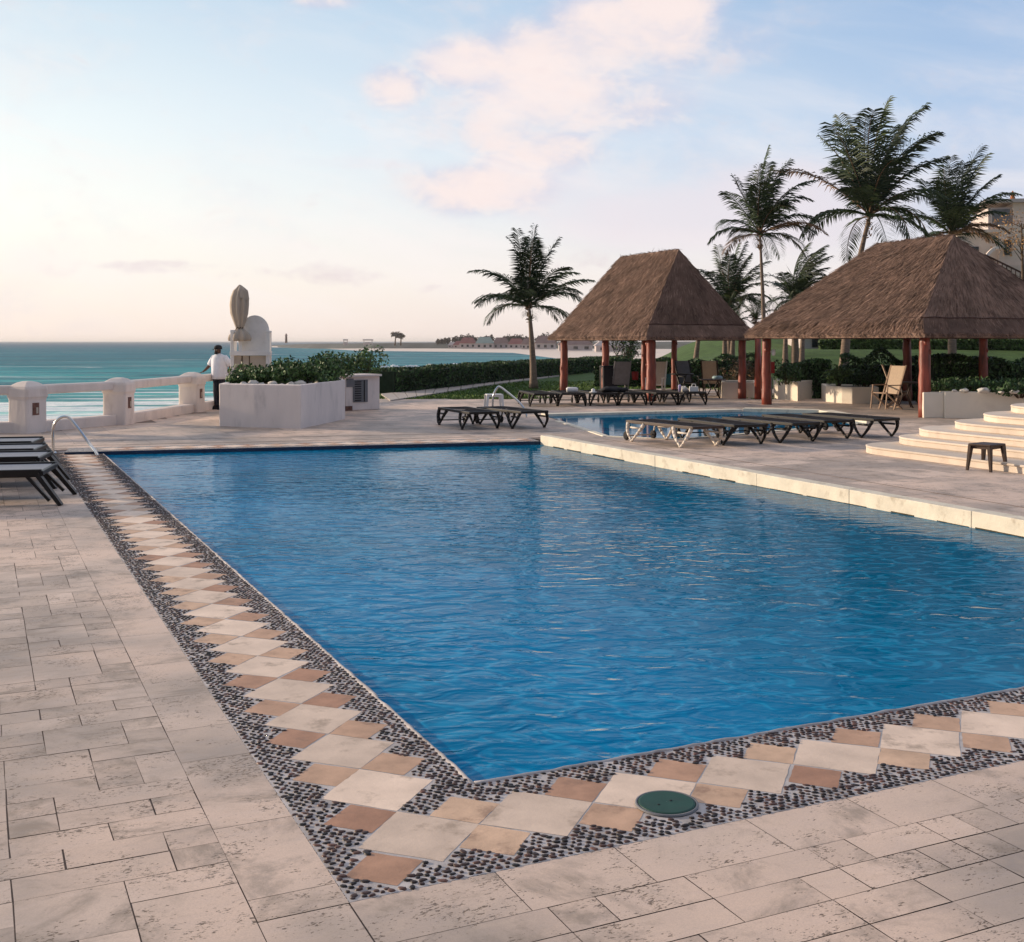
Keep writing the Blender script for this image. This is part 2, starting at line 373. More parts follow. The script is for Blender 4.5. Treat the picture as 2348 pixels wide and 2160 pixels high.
# ------------------------------------------------------------------ mesh collector
class MB:
    def __init__(s): s.v = []; s.f = []; s.mi = []; s.t = []; s.sm = []
    def add(s, vs, fs, mi=0, tone=None, smooth=False, M=None):
        b = len(s.v)
        if M is not None: vs = [M @ Vector(p) for p in vs]
        s.v += [tuple(p) for p in vs]
        for f in fs:
            s.f.append([b + i for i in f]); s.mi.append(mi)
            s.t.append(random.random() if tone is None else tone); s.sm.append(smooth)
        return s
    def box(s, c, size, rz=0, mi=0, M=None, taper=1.0, tone=None):
        x, y, z = size[0] / 2, size[1] / 2, size[2] / 2
        vs = [(-x, -y, -z), (x, -y, -z), (x, y, -z), (-x, y, -z)] + [(-x * taper, -y * taper, z), (x * taper, -y * taper, z), (x * taper, y * taper, z), (-x * taper, y * taper, z)]
        T = Matrix.Translation(c) @ Matrix.Rotation(rz, 4, 'Z')
        if M is not None: T = M @ T
        t = random.random() if tone is None else tone
        return s.add(vs, [(3, 2, 1, 0), (4, 5, 6, 7), (0, 1, 5, 4), (1, 2, 6, 5), (2, 3, 7, 6), (3, 0, 4, 7)], mi, t, False, T)
    def prism(s, poly, z0, z1, mi=0, tone=None, top_scale=None, M=None):
        n = len(poly)
        a = sum(poly[i][0] * poly[(i + 1) % n][1] - poly[(i + 1) % n][0] * poly[i][1] for i in range(n))
        if a < 0: poly = list(reversed(poly))
        vs = [(p[0], p[1], z0) for p in poly] + [(p[0], p[1], z1) for p in poly]
        fs = [tuple(range(n - 1, -1, -1)), tuple(range(n, 2 * n))] + [(i, (i + 1) % n, n + (i + 1) % n, n + i) for i in range(n)]
        return s.add(vs, fs, mi, random.random() if tone is None else tone, False, M)
    def beam(s, p0, p1, w, h, mi=0, w1=None, h1=None, M=None, up=(0, 0, 1)):
        p0, p1 = Vector(p0), Vector(p1); d = (p1 - p0).normalized(); up = Vector(up)
        if abs(d.dot(up)) > .98: up = Vector((0, 1, 0))
        sx = d.cross(up).normalized(); sz = sx.cross(d).normalized()
        w1 = w if w1 is None else w1; h1 = h if h1 is None else h1
        vs = []
        for (p, ww, hh) in ((p0, w, h), (p1, w1, h1)):
            for a, b in ((-1, -1), (1, -1), (1, 1), (-1, 1)):
                vs.append(p + sx * a * ww / 2 + sz * b * hh / 2)
        return s.add(vs, [(0, 1, 2, 3), (7, 6, 5, 4), (0, 4, 5, 1), (1, 5, 6, 2), (2, 6, 7, 3), (3, 7, 4, 0)], mi, random.random(), False, M)
    def tube(s, pts, rad, n=8, mi=0, caps=True, smooth=True, M=None, tone=None):
        pts = [Vector(p) for p in pts]; k = len(pts)
        if not isinstance(rad, (list, tuple)): rad = [rad] * k
        vs = []; prev = None
        for i, p in enumerate(pts):
            d = (pts[min(i + 1, k - 1)] - pts[max(i - 1, 0)]).normalized()
            ref = prev if prev is not None else (Vector((0, 0, 1)) if abs(d.z) < .9 else Vector((1, 0, 0)))
            sx = (ref - d * ref.dot(d)).normalized(); sy = d.cross(sx); prev = sx
            for j in range(n):
                a = 2 * math.pi * j / n
                vs.append(p + (sx * math.cos(a) + sy * math.sin(a)) * rad[i])
        fs = [(i * n + j, i * n + (j + 1) % n, (i + 1) * n + (j + 1) % n, (i + 1) * n + j) for i in range(k - 1) for j in range(n)]
        if caps: fs += [tuple(range(n - 1, -1, -1)), tuple((k - 1) * n + j for j in range(n))]
        return s.add(vs, fs, mi, random.random() if tone is None else tone, smooth, M)
    def loft(s, rings, mi=0, smooth=True, caps=True, M=None):
        n = len(rings[0]); vs = [p for r in rings for p in r]
        fs = [(i * n + j, i * n + (j + 1) % n, (i + 1) * n + (j + 1) % n, (i + 1) * n + j) for i in range(len(rings) - 1) for j in range(n)]
        if caps: fs += [tuple(range(n - 1, -1, -1)), tuple((len(rings) - 1) * n + j for j in range(n))]
        return s.add(vs, fs, mi, random.random(), smooth, M)
    def lathe(s, prof, n=16, mi=0, M=None, smooth=True, caps=True, c=(0, 0, 0)):
        rings = [[(c[0] + r * math.cos(2 * math.pi * j / n), c[1] + r * math.sin(2 * math.pi * j / n), c[2] + z) for j in range(n)] for r, z in prof]
        return s.loft(rings, mi, smooth, caps, M)
    def blob(s, c, r, seed=0, n=10, mi=0, amp=.15, smooth=True):
        rnd = random.Random(seed); ph = [rnd.uniform(0, 6) for _ in range(6)]
        rings = []
        for i in range(n + 1):
            th = math.pi * i / n; ring = []
            for j in range(n * 2):
                a = math.pi * j / n
                k = 1 + amp * (math.sin(3 * a + ph[0]) * math.sin(2 * th + ph[1]) + .6 * math.sin(5 * a + ph[2]) * math.sin(4 * th + ph[3]))
                st = max(math.sin(th), .02)
                ring.append((c[0] + r[0] * st * math.cos(a) * k, c[1] + r[1] * st * math.sin(a) * k, c[2] - r[2] * math.cos(th) * k))
            rings.append(ring)
        return s.loft(rings, mi, smooth, True)
    def build(s, name, mats, parent=None, loc=None, rz=0):
        me = bpy.data.meshes.new(name); me.from_pydata(s.v, [], s.f)
        if not isinstance(mats, (list, tuple)): mats = [mats]
        for m in mats: me.materials.append(m)
        me.polygons.foreach_set('material_index', s.mi)
        me.polygons.foreach_set('use_smooth', s.sm)
        at = me.attributes.new('tone', 'FLOAT', 'FACE'); at.data.foreach_set('value', s.t)
        me.update()
        o = bpy.data.objects.new(name, me); COL.objects.link(o)
        if parent is not None: o.parent = parent
        if loc is not None: o.location = loc
        if rz: o.rotation_euler = (0, 0, rz)
        return o


def tag(o, label=None, cat=None, group=None, kind=None):
    if label: o['label'] = label
    if cat: o['category'] = cat
    if group: o['group'] = group
    if kind: o['kind'] = kind
    return o
def thing(name, loc, rz, label, cat, group=None):
    o = bpy.data.objects.new(name, None); COL.objects.link(o)
    o.empty_display_size = .2
    o.location = loc; o.rotation_euler = (0, 0, rz)
    return tag(o, label, cat, group)
def copy_tree(o, loc, rz, label, parent=None):
    c = o.copy(); COL.objects.link(c)
    if parent is None:
        c.location = loc; c.rotation_euler = (0, 0, rz)
        if label: c['label'] = label
    else: c.parent = parent
    for ch in list(o.children): copy_tree(ch, None, 0, None, c)
    return c
def bevel(o, w=.01, seg=2):
    b = o.modifiers.new('bevel', 'BEVEL'); b.width = w; b.segments = seg; b.limit_method = 'ANGLE'; b.angle_limit = R(40)
    return o
def at(px, py, z=0.0):
    """measured point of the photograph -> place on the level plane z"""
    Y = (CAMH - z) * FPX / (py - 669.0)
    return Vector(((px - 1004.5) / FPX * Y, Y, z))
def colx(px, Y): return (px - 1004.5) / FPX * Y
def hz(py, Y): return CAMH - (py - 669.0) * Y / FPX

# pool grid: u across the pool, v away from the camera
E2 = Vector((.9075, .42)); E1 = Vector((-.42, .9075)); A0 = Vector((-.158, 4.81))
def uv(u, v): return A0 + E2 * u + E1 * v
def to_uv(p): d = Vector((p[0], p[1])) - A0; return (d.dot(E2), d.dot(E1))
ZW, ZN = -.06, -.04       # water level, near deck level
PB = (0.0, 15.5); PC = (7.32, 14.23); PD = (7.04, 0.0)      # pool corners in (u, v)
BW = .77                  # width of the pebble border

def inside(p, poly):
    x, y = p; c = False; n = len(poly)
    for i in range(n):
        x0, y0 = poly[i][0], poly[i][1]; x1, y1 = poly[(i + 1) % n][0], poly[(i + 1) % n][1]
        if (y0 > y) != (y1 > y) and x < (x1 - x0) * (y - y0) / (y1 - y0) + x0: c = not c
    return c
def clip(poly, a, b):
    """keep the part of poly left of the directed line a->b"""
    out = []; n = len(poly)
    def s(p): return (b[0] - a[0]) * (p[1] - a[1]) - (b[1] - a[1]) * (p[0] - a[0])
    for i in range(n):
        p, q = poly[i], poly[(i + 1) % n]; sp, sq = s(p), s(q)
        if sp >= 0: out.append(p)
        if (sp >= 0) != (sq >= 0):
            t = sp / (sp - sq); out.append((p[0] + (q[0] - p[0]) * t, p[1] + (q[1] - p[1]) * t))
    return out

# ------------------------------------------------------------------ setting: sea, terrain
BAL = [(-16.5, 21.2), (-13.0, 22.0), (-9.55, 22.8), (-8.52, 25.06), (-8.14, 29.4), (-7.6, 34.0), (-5.4, 38.2)]
b = MB()
S = 16000
b.add([(-S, 45, -4), (S, 45, -4), (S, S, -4), (-S, S, -4), (-S, -60, -4), (-6, -60, -4), (-6, 45, -4)], [(0, 1, 2, 3), (4, 5, 6, 0)])
tag(b.build('sea', M_SEA), kind='structure')
b = MB(); b.add([(-S, -60, -9), (S, -60, -9), (S, S, -9), (-S, S, -9)], [(0, 1, 2, 3)])
tag(b.build('seabed', M_SAND), kind='structure')

land = [(x, y) for x, y in BAL] + [(-5.3, 40), (-3.7, 45), (-1.5, 52.8), (1.8, 62.8), (6.7, 76.4), (14, 97), (60, 110), (120, 60), (120, -40), (-16.5, -40)]
b = MB(); b.prism(land, -6, -.09)
tag(b.build('terrace_base', M_WALLCR), kind='structure')
# lawn sheet behind the pool deck, rising to the right in soft terraces
def lawn_z(x, y):
    r = 1 / (1 + math.exp(-(x - 8.2 - (y - 50) * .12) / 1.3))            # the bank stands on the right
    def st(a, b_): t = max(0, min(1, (y - a) / (b_ - a))); return t * t * (3 - 2 * t)
    return -.02 + r * (.55 * st(44, 50) + .85 * st(50, 57) + 1.0 * st(64, 76))
b = MB(); nx, ny = 60, 50; xs = [-8 + i * (110) / nx for i in range(nx + 1)]; ys = [34.9 + j * 62 / ny for j in range(ny + 1)]
idx = {}
for j, yv in enumerate(ys):
    for i, xv in enumerate(xs):
        # the seaward side follows the hedge line
        lim = -5.1 + max(0, yv - 39.5) * .335
        xx = max(xv, lim) if xv < lim + 3 else xv
        idx[i, j] = len(b.v); b.v.append((xx, yv, lawn_z(xx, yv)))
for j in range(ny):
    for i in range(nx):
        b.f.append([idx[i, j], idx[i + 1, j], idx[i + 1, j + 1], idx[i, j + 1]]); b.mi.append(0); b.t.append(.5); b.sm.append(True)
tag(b.build('lawn', M_LAWN), kind='structure')

# far beach and headland
shore = [(-260, 1150), (-150, 900), (-93, 690), (-40, 627), (-1, 572), (7, 470), (16, 355), (19, 250), (17, 150), (16, 95)]
b = MB()
vs = []; n = len(shore)
for (x, y) in shore: vs.append((x, y, -4.05))
for (x, y) in shore: vs.append((x + 18, y + 14, -3.3))
for (x, y) in shore: vs.append((x + 500, y + 250, -2.6))
b.add(vs, [(i + 1, i, n + i, n + i + 1) for i in range(n - 1)] + [(n + i + 1, n + i, 2 * n + i, 2 * n + i + 1) for i in range(n - 1)], smooth=True)
tag(b.build('beach', M_SAND), kind='structure')
# low dark headland behind the bay
b = MB(); rings = []
prof = [(-330, 1500), (-262, 1260), (-215, 1060), (-160, 900), (-100, 800), (-20, 770), (60, 740), (140, 690), (260, 620)]
hts = [.4, 2.0, 3.2, 3.9, 4.6, 5, 5, 5, 5]
sect = []
for (x, y), h in zip(prof, hts):
    rr = random.Random(int(x * 3 + y)); sect.append([(x, y, -4.1), (x + 4, y + 6, -4 + h * .75), (x + 20, y + 30, -4 + h), (x + 160, y + 160, -4 + h + .5), (x + 200, y + 260, -4.1)])
for i in range(len(sect) - 1):
    b.add(sect[i] + sect[i + 1], [(j + 1, j, 5 + j, 6 + j) for j in range(4)], smooth=True)
tag(b.build('headland', M_HAZEG), kind='structure')

# ------------------------------------------------------------------ deck paving
deck_outer = [tuple(p) for p in BAL] + [(-4.9, 36.0), (1.2, 36.0), (1.2, 41.5), (7.0, 44.5), (18, 41.5), (60, 50), (60, -6), (-16.5, -6)]
def ashlar(u0, u1, v0, v1, unit=.175, seed=1):
    """random ashlar layout on a unit grid; yields rectangles"""
    rnd = random.Random(seed); nu = int((u1 - u0) / unit); nv = int((v1 - v0) / unit)
    u0 = u1 - nu * unit if u1 < 0 else u0; v0 = v1 - nv * unit if v1 < 0 else v0
    used = [[False] * nv for _ in range(nu)]
    sizes = [(1, 1), (2, 1), (2, 2), (3, 2), (2, 1), (2, 3), (2, 2), (1, 2), (3, 1), (1, 1), (2, 1)]
    for i in range(nu):
        for j in range(nv):
            if used[i][j]: continue
            opts = sizes[:]; rnd.shuffle(opts)
            for (a, c) in opts + [(1, 1)]:
                if i + a <= nu and j + c <= nv and all(not used[i + k][j + l] for k in range(a) for l in range(c)): break
            for k in range(a):
                for l in range(c): used[i + k][j + l] = True
            yield (u0 + i * unit, v0 + j * unit, u0 + (i + a) * unit, v0 + (j + c) * unit)
def tile_sheet(mb, rects, z, clips, gap=.002, outer=True):
    for (a, c, d, e) in rects:
        poly = [(a + gap, c + gap), (d - gap, c + gap), (d - gap, e - gap), (a + gap, e - gap)]
        poly = [(x + random.uniform(-.0022, .0022), y + random.uniform(-.0022, .0022)) for x, y in poly]
        for (p, q) in clips:
            poly = clip(poly, p, q)
            if len(poly) < 3: break
        if len(poly) < 3: continue
        wp = [uv(*p) for p in poly]
        cx = sum(p.x for p in wp) / len(wp); cy = sum(p.y for p in wp) / len(wp)
        if outer and not inside((cx, cy), deck_outer): continue
        jz = random.uniform(-.0006, .0006)
        mb.add([(p.x, p.y, z + jz) for p in wp], [tuple(range(len(wp)))])
def sheet(mb, pts, z, mi=0):
    mb.add([(p[0], p[1], z) for p in pts], [tuple(range(len(pts)))], mi)
def strip_tiles(p0, p1, w, ln, seed):
    """a row of long slabs beside the directed (u,v) line, to its right"""
    rnd = random.Random(seed); d = Vector(p1) - Vector(p0); L = d.length; d.normalize(); nrm = Vector((d.y, -d.x)); t = 0; out = []
    while t < L:
        l = min(ln * rnd.uniform(.7, 1.3), L - t)
        q = [Vector(p0) + d * (t + .0015), Vector(p0) + d * (t + l - .0015)]
        out.append([q[0], q[1], q[1] + nrm * w, q[0] + nrm * w]); t += l
    return out
CW = .30
deck = MB()
# left deck (z = near level)
tile_sheet(deck, ashlar(-20, -BW - CW, -8, 17.6, seed=3), ZN, [((-99, 16.7), (-100, 16.7)), ] , outer=True)
# front deck
tile_sheet(deck, ashlar(-BW - CW, 14, -8.0 + .03, -BW - CW + .001, seed=5), ZN, [])
# coping rows round the near border
for q in strip_tiles((-BW, 16.7), (-BW, -BW), CW - .001, .62, 3): deck.add([(*uv(p.x, p.y), ZN) for p in reversed(q)], [(0, 1, 2, 3)], tone=random.uniform(.45, .8))
for q in strip_tiles((-BW, -BW), (14, -BW), CW - .001, .62, 4): deck.add([(*uv(p.x, p.y), ZN) for p in reversed(q)], [(0, 1, 2, 3)], tone=random.uniform(.45, .8))
deck.add([(*uv(*p), ZN) for p in ((-BW - CW, -BW - CW), (-BW - .004, -BW - CW), (-BW - .004, -BW - .004), (-BW - CW, -BW - .004))], [(0, 1, 2, 3)], tone=.6)
tag(deck.build('pool_deck', M_TRAV), kind='structure')
# far and right deck (z = 0)
far = MB()
fd = (Vector(PC) - Vector(PB)).normalized(); fn = Vector((-fd.y, fd.x))          # along / beyond the far edge
kd = (Vector(PC) - Vector(PD)).normalized(); kn = Vector((kd.y, -kd.x))          # along / outside the right edge
F0 = Vector(PB) + fn * (BW + CW); K0 = Vector(PD) + kn * .34
tile_sheet(far, ashlar(-20, 60, 13, 42, .41, seed=8), 0, [(tuple(F0 - fd * 30), tuple(F0 + fd * 30)), (tuple(K0), tuple(K0 + kd))][:1] + [(tuple(K0), tuple(K0 + kd))] + [((-99, 16.72), (99, 16.72))][:0])
tile_sheet(far, ashlar(6.9, 60, -6, 42, .41, seed=9), 0, [(tuple(K0 + kd), tuple(K0))])
far.f = far.f
for q in strip_tiles(tuple(Vector(PB) + fn * (BW) - fd * 1.4), tuple(Vector(PC) + fn * BW + fd * .2), -(CW - .006), .62, 6): far.add([(*uv(p.x, p.y), 0) for p in q], [(0, 1, 2, 3)], tone=random.uniform(.3, .7))
tag(far.build('far_deck', M_TRAV), kind='structure')
# grout bed under both levels
bed = MB()
sheet(bed, [uv(-20, -8), uv(-BW - .002, -8), uv(-BW - .002, 16.7), uv(-20, 16.7)], ZN - .004)
sheet(bed, [uv(-BW - .002, -8), uv(14, -8), uv(14, -BW - .002), uv(-BW - .002, -BW - .002)], ZN - .004)
tag(bed.build('grout_bed', M_GROUT), kind='structure')
bed2 = MB()
f0 = Vector(PB) + fn * BW
la = uv(*(f0 - fd * .9))
west = [(-9.55, 22.8), (-8.52, 25.06), (-8.14, 29.4), (-7.6, 34.0), (-4.9, 36.0), (1.2, 36.0), (1.2, 41.5), (7.0, 44.5), (18, 41.5), (60, 50), (60, -6)]
kin = uv(*(Vector(PC) + kn * .2)); kout = uv(*(Vector(PD) + kn * .2 - kd * 3))
cpt = uv(*(Vector(PC) + fn * BW))
bed2.add([(la.x, la.y, -.004)] + [(x, y, -.004) for x, y in west] + [(kout.x, kout.y, -.004), (kin.x, kin.y, -.004), (cpt.x, cpt.y, -.004)], [tuple(reversed(range(len(west) + 4)))])
lb = uv(-20, 16.7); lc = uv(-.9, 16.7)
bed2.add([(lb.x, lb.y, -.0045), (lc.x, lc.y, -.0045), (la.x, la.y, -.0045), (-9.55, 22.8, -.0045), (-16.5, 21.2, -.0045)], [(0, 1, 2, 3, 4)])
# the little riser between the near and the far deck
bed2.prism([tuple(uv(-20, 16.70)), tuple(uv(-.77, 16.70)), tuple(uv(-.77, 16.78)), tuple(uv(-20, 16.78))], -.3, -.001)
tag(bed2.build('far_grout_bed', M_GROUT), kind='structure')
cs2 = MB(); cs2.prism([tuple(uv(-.84, 16.2)), tuple(uv(.1, 16.2)), tuple(uv(.1, 16.95)), tuple(uv(-.84, 16.95))], -.3, -.006, tone=.5)
tag(cs2.build('corner_slab', M_TRAV), kind='structure')

# ------------------------------------------------------------------ pebble border with inlaid slabs
brd = MB()
def quad_uv(mb, pts, z, mi, tone=None): mb.add([(*uv(p[0], p[1]), z) for p in pts], [(0, 1, 2, 3)], mi, tone)
quad_uv(brd, [(-BW, -BW), (0, -BW), (0, 16.25), (-BW, 16.25)], ZN, 0)
quad_uv(brd, [(0, -BW), (14, -BW), (14, 0), (0, 0)], ZN, 0)
# inner lip down to the water
for (p, q) in (((0, 0), (0, 16)), ((7.2, 0), (0, 0))):
    a_, b_ = uv(*p), uv(*q); brd.add([(a_.x, a_.y, ZN), (b_.x, b_.y, ZN), (b_.x, b_.y, -.5), (a_.x, a_.y, -.5)], [(0, 1, 2, 3)], 0)
PERIOD = .492; S2 = PERIOD / 2
def diamond(cu, cv, h, mi, z=ZN + .0015):
    t = random.random(); r_ = random.Random(int(cu * 991 + cv * 7717)); e = lambda: r_.uniform(-.006, .006)
    k4 = [(cu + h + e(), cv + e()), (cu + e(), cv + h + e()), (cu - h + e(), cv + e()), (cu + e(), cv - h + e())]; pts = []
    for i in range(4):
        p0, p1 = Vector(k4[i]), Vector(k4[(i + 1) % 4]); d0 = (p1 - p0); L_ = d0.length; d0 /= L_; c0_, c1_ = r_.uniform(.001, .008) ** 1.0, r_.uniform(.001, .008)
        nn_ = Vector((-d0.y, d0.x))
        for f in (c0_ / L_, .2, .35, .5, .66, .82, 1 - c1_ / L_): pts.append(p0 + d0 * L_ * f + nn_ * r_.uniform(-.0005, .0035))
    brd.add([(*uv(p.x, p.y), z) for p in pts], [tuple(range(len(pts)))], mi, t)
def run(n, fx):
    for k in range(n):
        c = fx(k)
        diamond(c[0], c[1], S2 - .003, 1)
cu0 = -BW / 2
hs = .148
for k in range(0, 35):
    v = cu0 + k * PERIOD
    if v < 16.3:
        diamond(cu0, v, S2 - .003, 1)
        if k > 0:
            if k > 1: diamond(cu0 + hs + .003, v - S2, hs, 2)
            diamond(cu0 - hs - .003, v - S2, hs, 2)
for k in range(1, 29):
    u = cu0 + k * PERIOD; diamond(u, cu0, S2 - .003, 1)
    diamond(u - S2, cu0 + hs + .003, hs, 2); diamond(u - S2, cu0 - hs - .003, hs, 2)
diamond(cu0 - S2 + .02, cu0 - S2 + .12, .09, 2) if False else None
diamond(cu0 - S2 / 2 - hs / 2 - .003, cu0 - S2 / 2 - hs / 2 - .003, hs, 2)
NU, NV = 6.6, 16.2
quad_uv(brd, [(-BW + .002, -BW + .002), (-.001, -BW + .002), (-.001, NV), (-BW + .002, NV)], ZN + .0006, 4)
quad_uv(brd, [(0, -BW + .002), (NU, -BW + .002), (NU, -.001), (0, -.001)], ZN + .0006, 4)
DIA = []
for k in range(0, 35):
    v = cu0 + k * PERIOD; DIA.append((cu0, v, S2))
    if k > 1: DIA.append((cu0 + hs, v - S2, hs))
    if k > 0: DIA.append((cu0 - hs, v - S2, hs))
for k in range(1, 17):
    u = cu0 + k * PERIOD; DIA += [(u, cu0, S2), (u - S2, cu0 + hs, hs), (u - S2, cu0 - hs, hs)]
DIA.append((cu0 - S2 / 2 - hs / 2, cu0 - S2 / 2 - hs / 2, hs))
LIDC = to_uv(at(1308, 1579, ZN).xy)
rnd = random.Random(44); st_ = .0312
def pebble(u, v):
    if abs(u - LIDC[0]) < .3 and math.hypot(u - LIDC[0], v - LIDC[1]) < .14: return
    for (a_, b_, h_) in DIA:
        if abs(u - a_) + abs(v - b_) < h_ + .007: return
    r0_ = rnd.uniform(.0075, .0125); el = rnd.uniform(1.0, 1.75); ang_ = rnd.gauss(.2, .5); hh = rnd.uniform(.003, .006); n_ = 7; ph = rnd.uniform(0, 6)
    c_ = uv(u, v); vs = []
    for (k_, z_) in ((1.0, -.001), (.86, hh * .75), (.45, hh)):
        for j in range(n_):
            t_ = 2 * math.pi * j / n_ + ph * .1; rr_ = r0_ * k_ * (1 + .16 * math.sin(2.3 * j + ph)); x, y = rr_ * el * math.cos(t_), rr_ * math.sin(t_)
            vs.append((c_.x + x * math.cos(ang_) - y * math.sin(ang_), c_.y + x * math.sin(ang_) + y * math.cos(ang_), ZN + .0006 + z_))
    brd.add(vs, [(i * n_ + j, i * n_ + (j + 1) % n_, (i + 1) * n_ + (j + 1) % n_, (i + 1) * n_ + j) for i in (0, 1) for j in range(n_)] + [tuple(2 * n_ + j for j in range(n_))], 3, min(1, max(0, rnd.gauss(.35, .3))), True)
row = 0; v = -BW + .018
while v < NV:
    u = -BW + .018 + (st_ * .5 if row % 2 else 0); lim = NU if v < -.012 else -.012
    while u < lim:
        if rnd.random() > .03: pebble(u + rnd.uniform(-.006, .006), v + rnd.uniform(-.005, .005))
        u += st_ * (1.12 if v > 0 else 1.12)
    v += st_ * .80; row += 1
M_PEBBLE = mat('dark_pebble', (.020, .012, .011), .5, .3, 60, tone=.4, hue2=(.105, .048, .036), spec=.3)
M_MORTAR = mat('pale_mortar', (.47, .43, .42), .9, .22, 9, .4, 160, dark=(.20, .17, .16), damt=.6, dscale=4, bdist=.003)
tag(brd.build('pool_border', [M_PEB, M_SLAB, M_TERRA, M_PEBBLE, M_MORTAR]), kind='structure')
lip = MB()
for (p0, p1) in (((-.004, 0), (-.004, 16.2)), ((0, -.004), (6.9, -.004))):
    L_ = math.dist(p0, p1); k_ = int(L_ / .06)
    pts = []
    for j in range(k_ + 1):
        q = uv(p0[0] + (p1[0] - p0[0]) * j / k_, p0[1] + (p1[1] - p0[1]) * j / k_); pts.append((q.x + rnd.uniform(-.004, .004), q.y + rnd.uniform(-.004, .004), ZN - .004))
    lip.tube(pts, [rnd.uniform(.009, .015) for _ in pts], 7)
tag(lip.build('pool_lip', M_MORTAR), kind='structure')
# far border, same mosaic, one small step higher
fb = MB()
def fpt(s, t): p = Vector(PB) + fd * s + fn * t; return uv(p.x, p.y)
FL = (Vector(PC) - Vector(PB)).length
def fq(mb, pts, z, mi, tone=None): mb.add([(*fpt(*p), z) for p in pts], [(0, 1, 2, 3)], mi, tone)
fq(fb, [(-.6, 0), (FL, 0), (FL, BW), (-.6, BW)], 0, 0)
for (p, q) in (((-.6, 0), (FL, 0)), ((-.6, BW), (-.6, 0))):
    a_, b_ = fpt(*p), fpt(*q); fb.add([(a_.x, a_.y, 0), (b_.x, b_.y, 0), (b_.x, b_.y, -.5), (a_.x, a_.y, -.5)], [(3, 2, 1, 0)], 3)
k = 0
while k * PERIOD < FL - .3:
    s0 = .1 + k * PERIOD; h = S2 - .003
    for (cs_, ct, hh, mi) in ((s0, BW / 2, h, 1), (s0 + S2, BW / 2 + hs, hs, 2), (s0 + S2, BW / 2 - hs, hs, 2)):
        fq(fb, [(cs_ + hh, ct), (cs_, ct + hh), (cs_ - hh, ct), (cs_, ct - hh)], .004, mi)
    k += 1
M_NAVY = mat('navy_waterline_tile', (.012, .035, .08), .35, .3, 20)
tag(fb.build('far_pool_border', [M_PEB, M_SLAB, M_TERRA, M_NAVY]), kind='structure')
# pool water and basin
wq = [uv(0, 0), uv(*PD), uv(*PC), uv(*PB)]
b = MB(); b.add([(p.x, p.y, ZW) for p in wq], [(0, 1, 2, 3)]); tag(b.build('pool_water', M_POOL), kind='structure')
# right kerb: a raised pale ledge with a rough drain slot behind it
kb = MB()
def kpt(s, t): p = Vector(PD) + kd * s + kn * t; return uv(p.x, p.y)
KL = (Vector(PC) - Vector(PD)).length
seg = 0.0; rnd = random.Random(4)
while seg < KL + 2:
    l = min(rnd.uniform(1.6, 2.6), KL + 2 - seg); e = rnd.uniform(-.002, .002)
    s0, s1 = seg - 2, seg + l - 2 - .002
    kb.prism([tuple(kpt(s0, e)), tuple(kpt(s1, e)), tuple(kpt(s1, .2)), tuple(kpt(s0, .2))], -.6, .105 + rnd.uniform(-.001, .001))
    seg += l
kob = kb.build('pool_kerb', M_KERB); bevel(kob, .009, 3); tag(kob, kind='structure')
al = MB(); s_ = 0.0
while s_ < KL:
    l = rnd.uniform(.06, .45); h_ = rnd.uniform(.003, .013)
    if rnd.random() < .55: al.prism([tuple(kpt(s_, -.004)), tuple(kpt(s_ + l, -.004)), tuple(kpt(s_ + l, .01)), tuple(kpt(s_, .01))], ZW - .02, ZW + h_)
    s_ += l
tag(al.build('waterline_stain', mat('algae', (.06, .05, .03), .9, .4, 12)), kind='structure')
db = MB(); db.prism([tuple(kpt(-2, .2)), tuple(kpt(KL, .2)), tuple(kpt(KL, .34)), tuple(kpt(-2, .34))], -.3, -.012)
for i in range(260):
    s_ = rnd.uniform(0, KL); t_ = rnd.uniform(.21, .33); p = kpt(s_, t_); r_ = rnd.uniform(.01, .028)
    db.blob((p.x, p.y, .0), (r_ * 1.5, r_, r_ * .8), i, 4)
tag(db.build('drain_channel', M_GROUT), kind='structure')
db = MB()
for t0 in (1.25,): db.prism([tuple(kpt(-2, t0)), tuple(kpt(KL, t0)), tuple(kpt(KL, t0 + .03)), tuple(kpt(-2, t0 + .03))], -.02, .0025)
for t0 in (1.15, 2.05): db.prism([tuple(fpt(-3, t0)), tuple(fpt(FL + 1, t0)), tuple(fpt(FL + 1, t0 + .03)), tuple(fpt(-3, t0 + .03))], -.02, .0025)
tag(db.build('deck_joint', M_GROUT), kind='structure')

# second pool
p2 = [(1072, 818), (1457, 808.5), (1606, 812), (1700, 832), (1560, 842), (1330, 862), (1196, 856), (1140, 838), (1100, 826)]
P2 = [at(x, y) for x, y in p2]
b = MB(); b.add([(p.x, p.y, .012) for p in P2], [tuple(reversed(range(len(P2))))]); tag(b.build('lap_pool_water', M_POOL2), kind='structure')
cp = MB()
def ledge(mb, pa, pb, w, z0, z1, side=1, mi=0):
    a_, b_ = Vector(pa[:2]), Vector(pb[:2]); d = (b_ - a_).normalized(); n_ = Vector((-d.y, d.x)) * side * w
    mb.prism([tuple(a_), tuple(b_), tuple(b_ + n_), tuple(a_ + n_)], z0, z1, mi)
ledge(cp, P2[0], P2[1], .35, -.1, .07); ledge(cp, P2[1], P2[2], .35, -.1, .10); ledge(cp, P2[2], P2[3], .35, -.1, .10)
# shallow end lip
cp2 = [at(x, y) for x, y in ((1560, 842), (1330, 862), (1196, 856), (1140, 838), (1100, 826))]
for i in range(4): ledge(cp, cp2[i], cp2[i + 1], .14, -.1, .016, 1)
o = cp.build('lap_pool_coping', M_KERB); bevel(o, .012); tag(o, kind='structure')

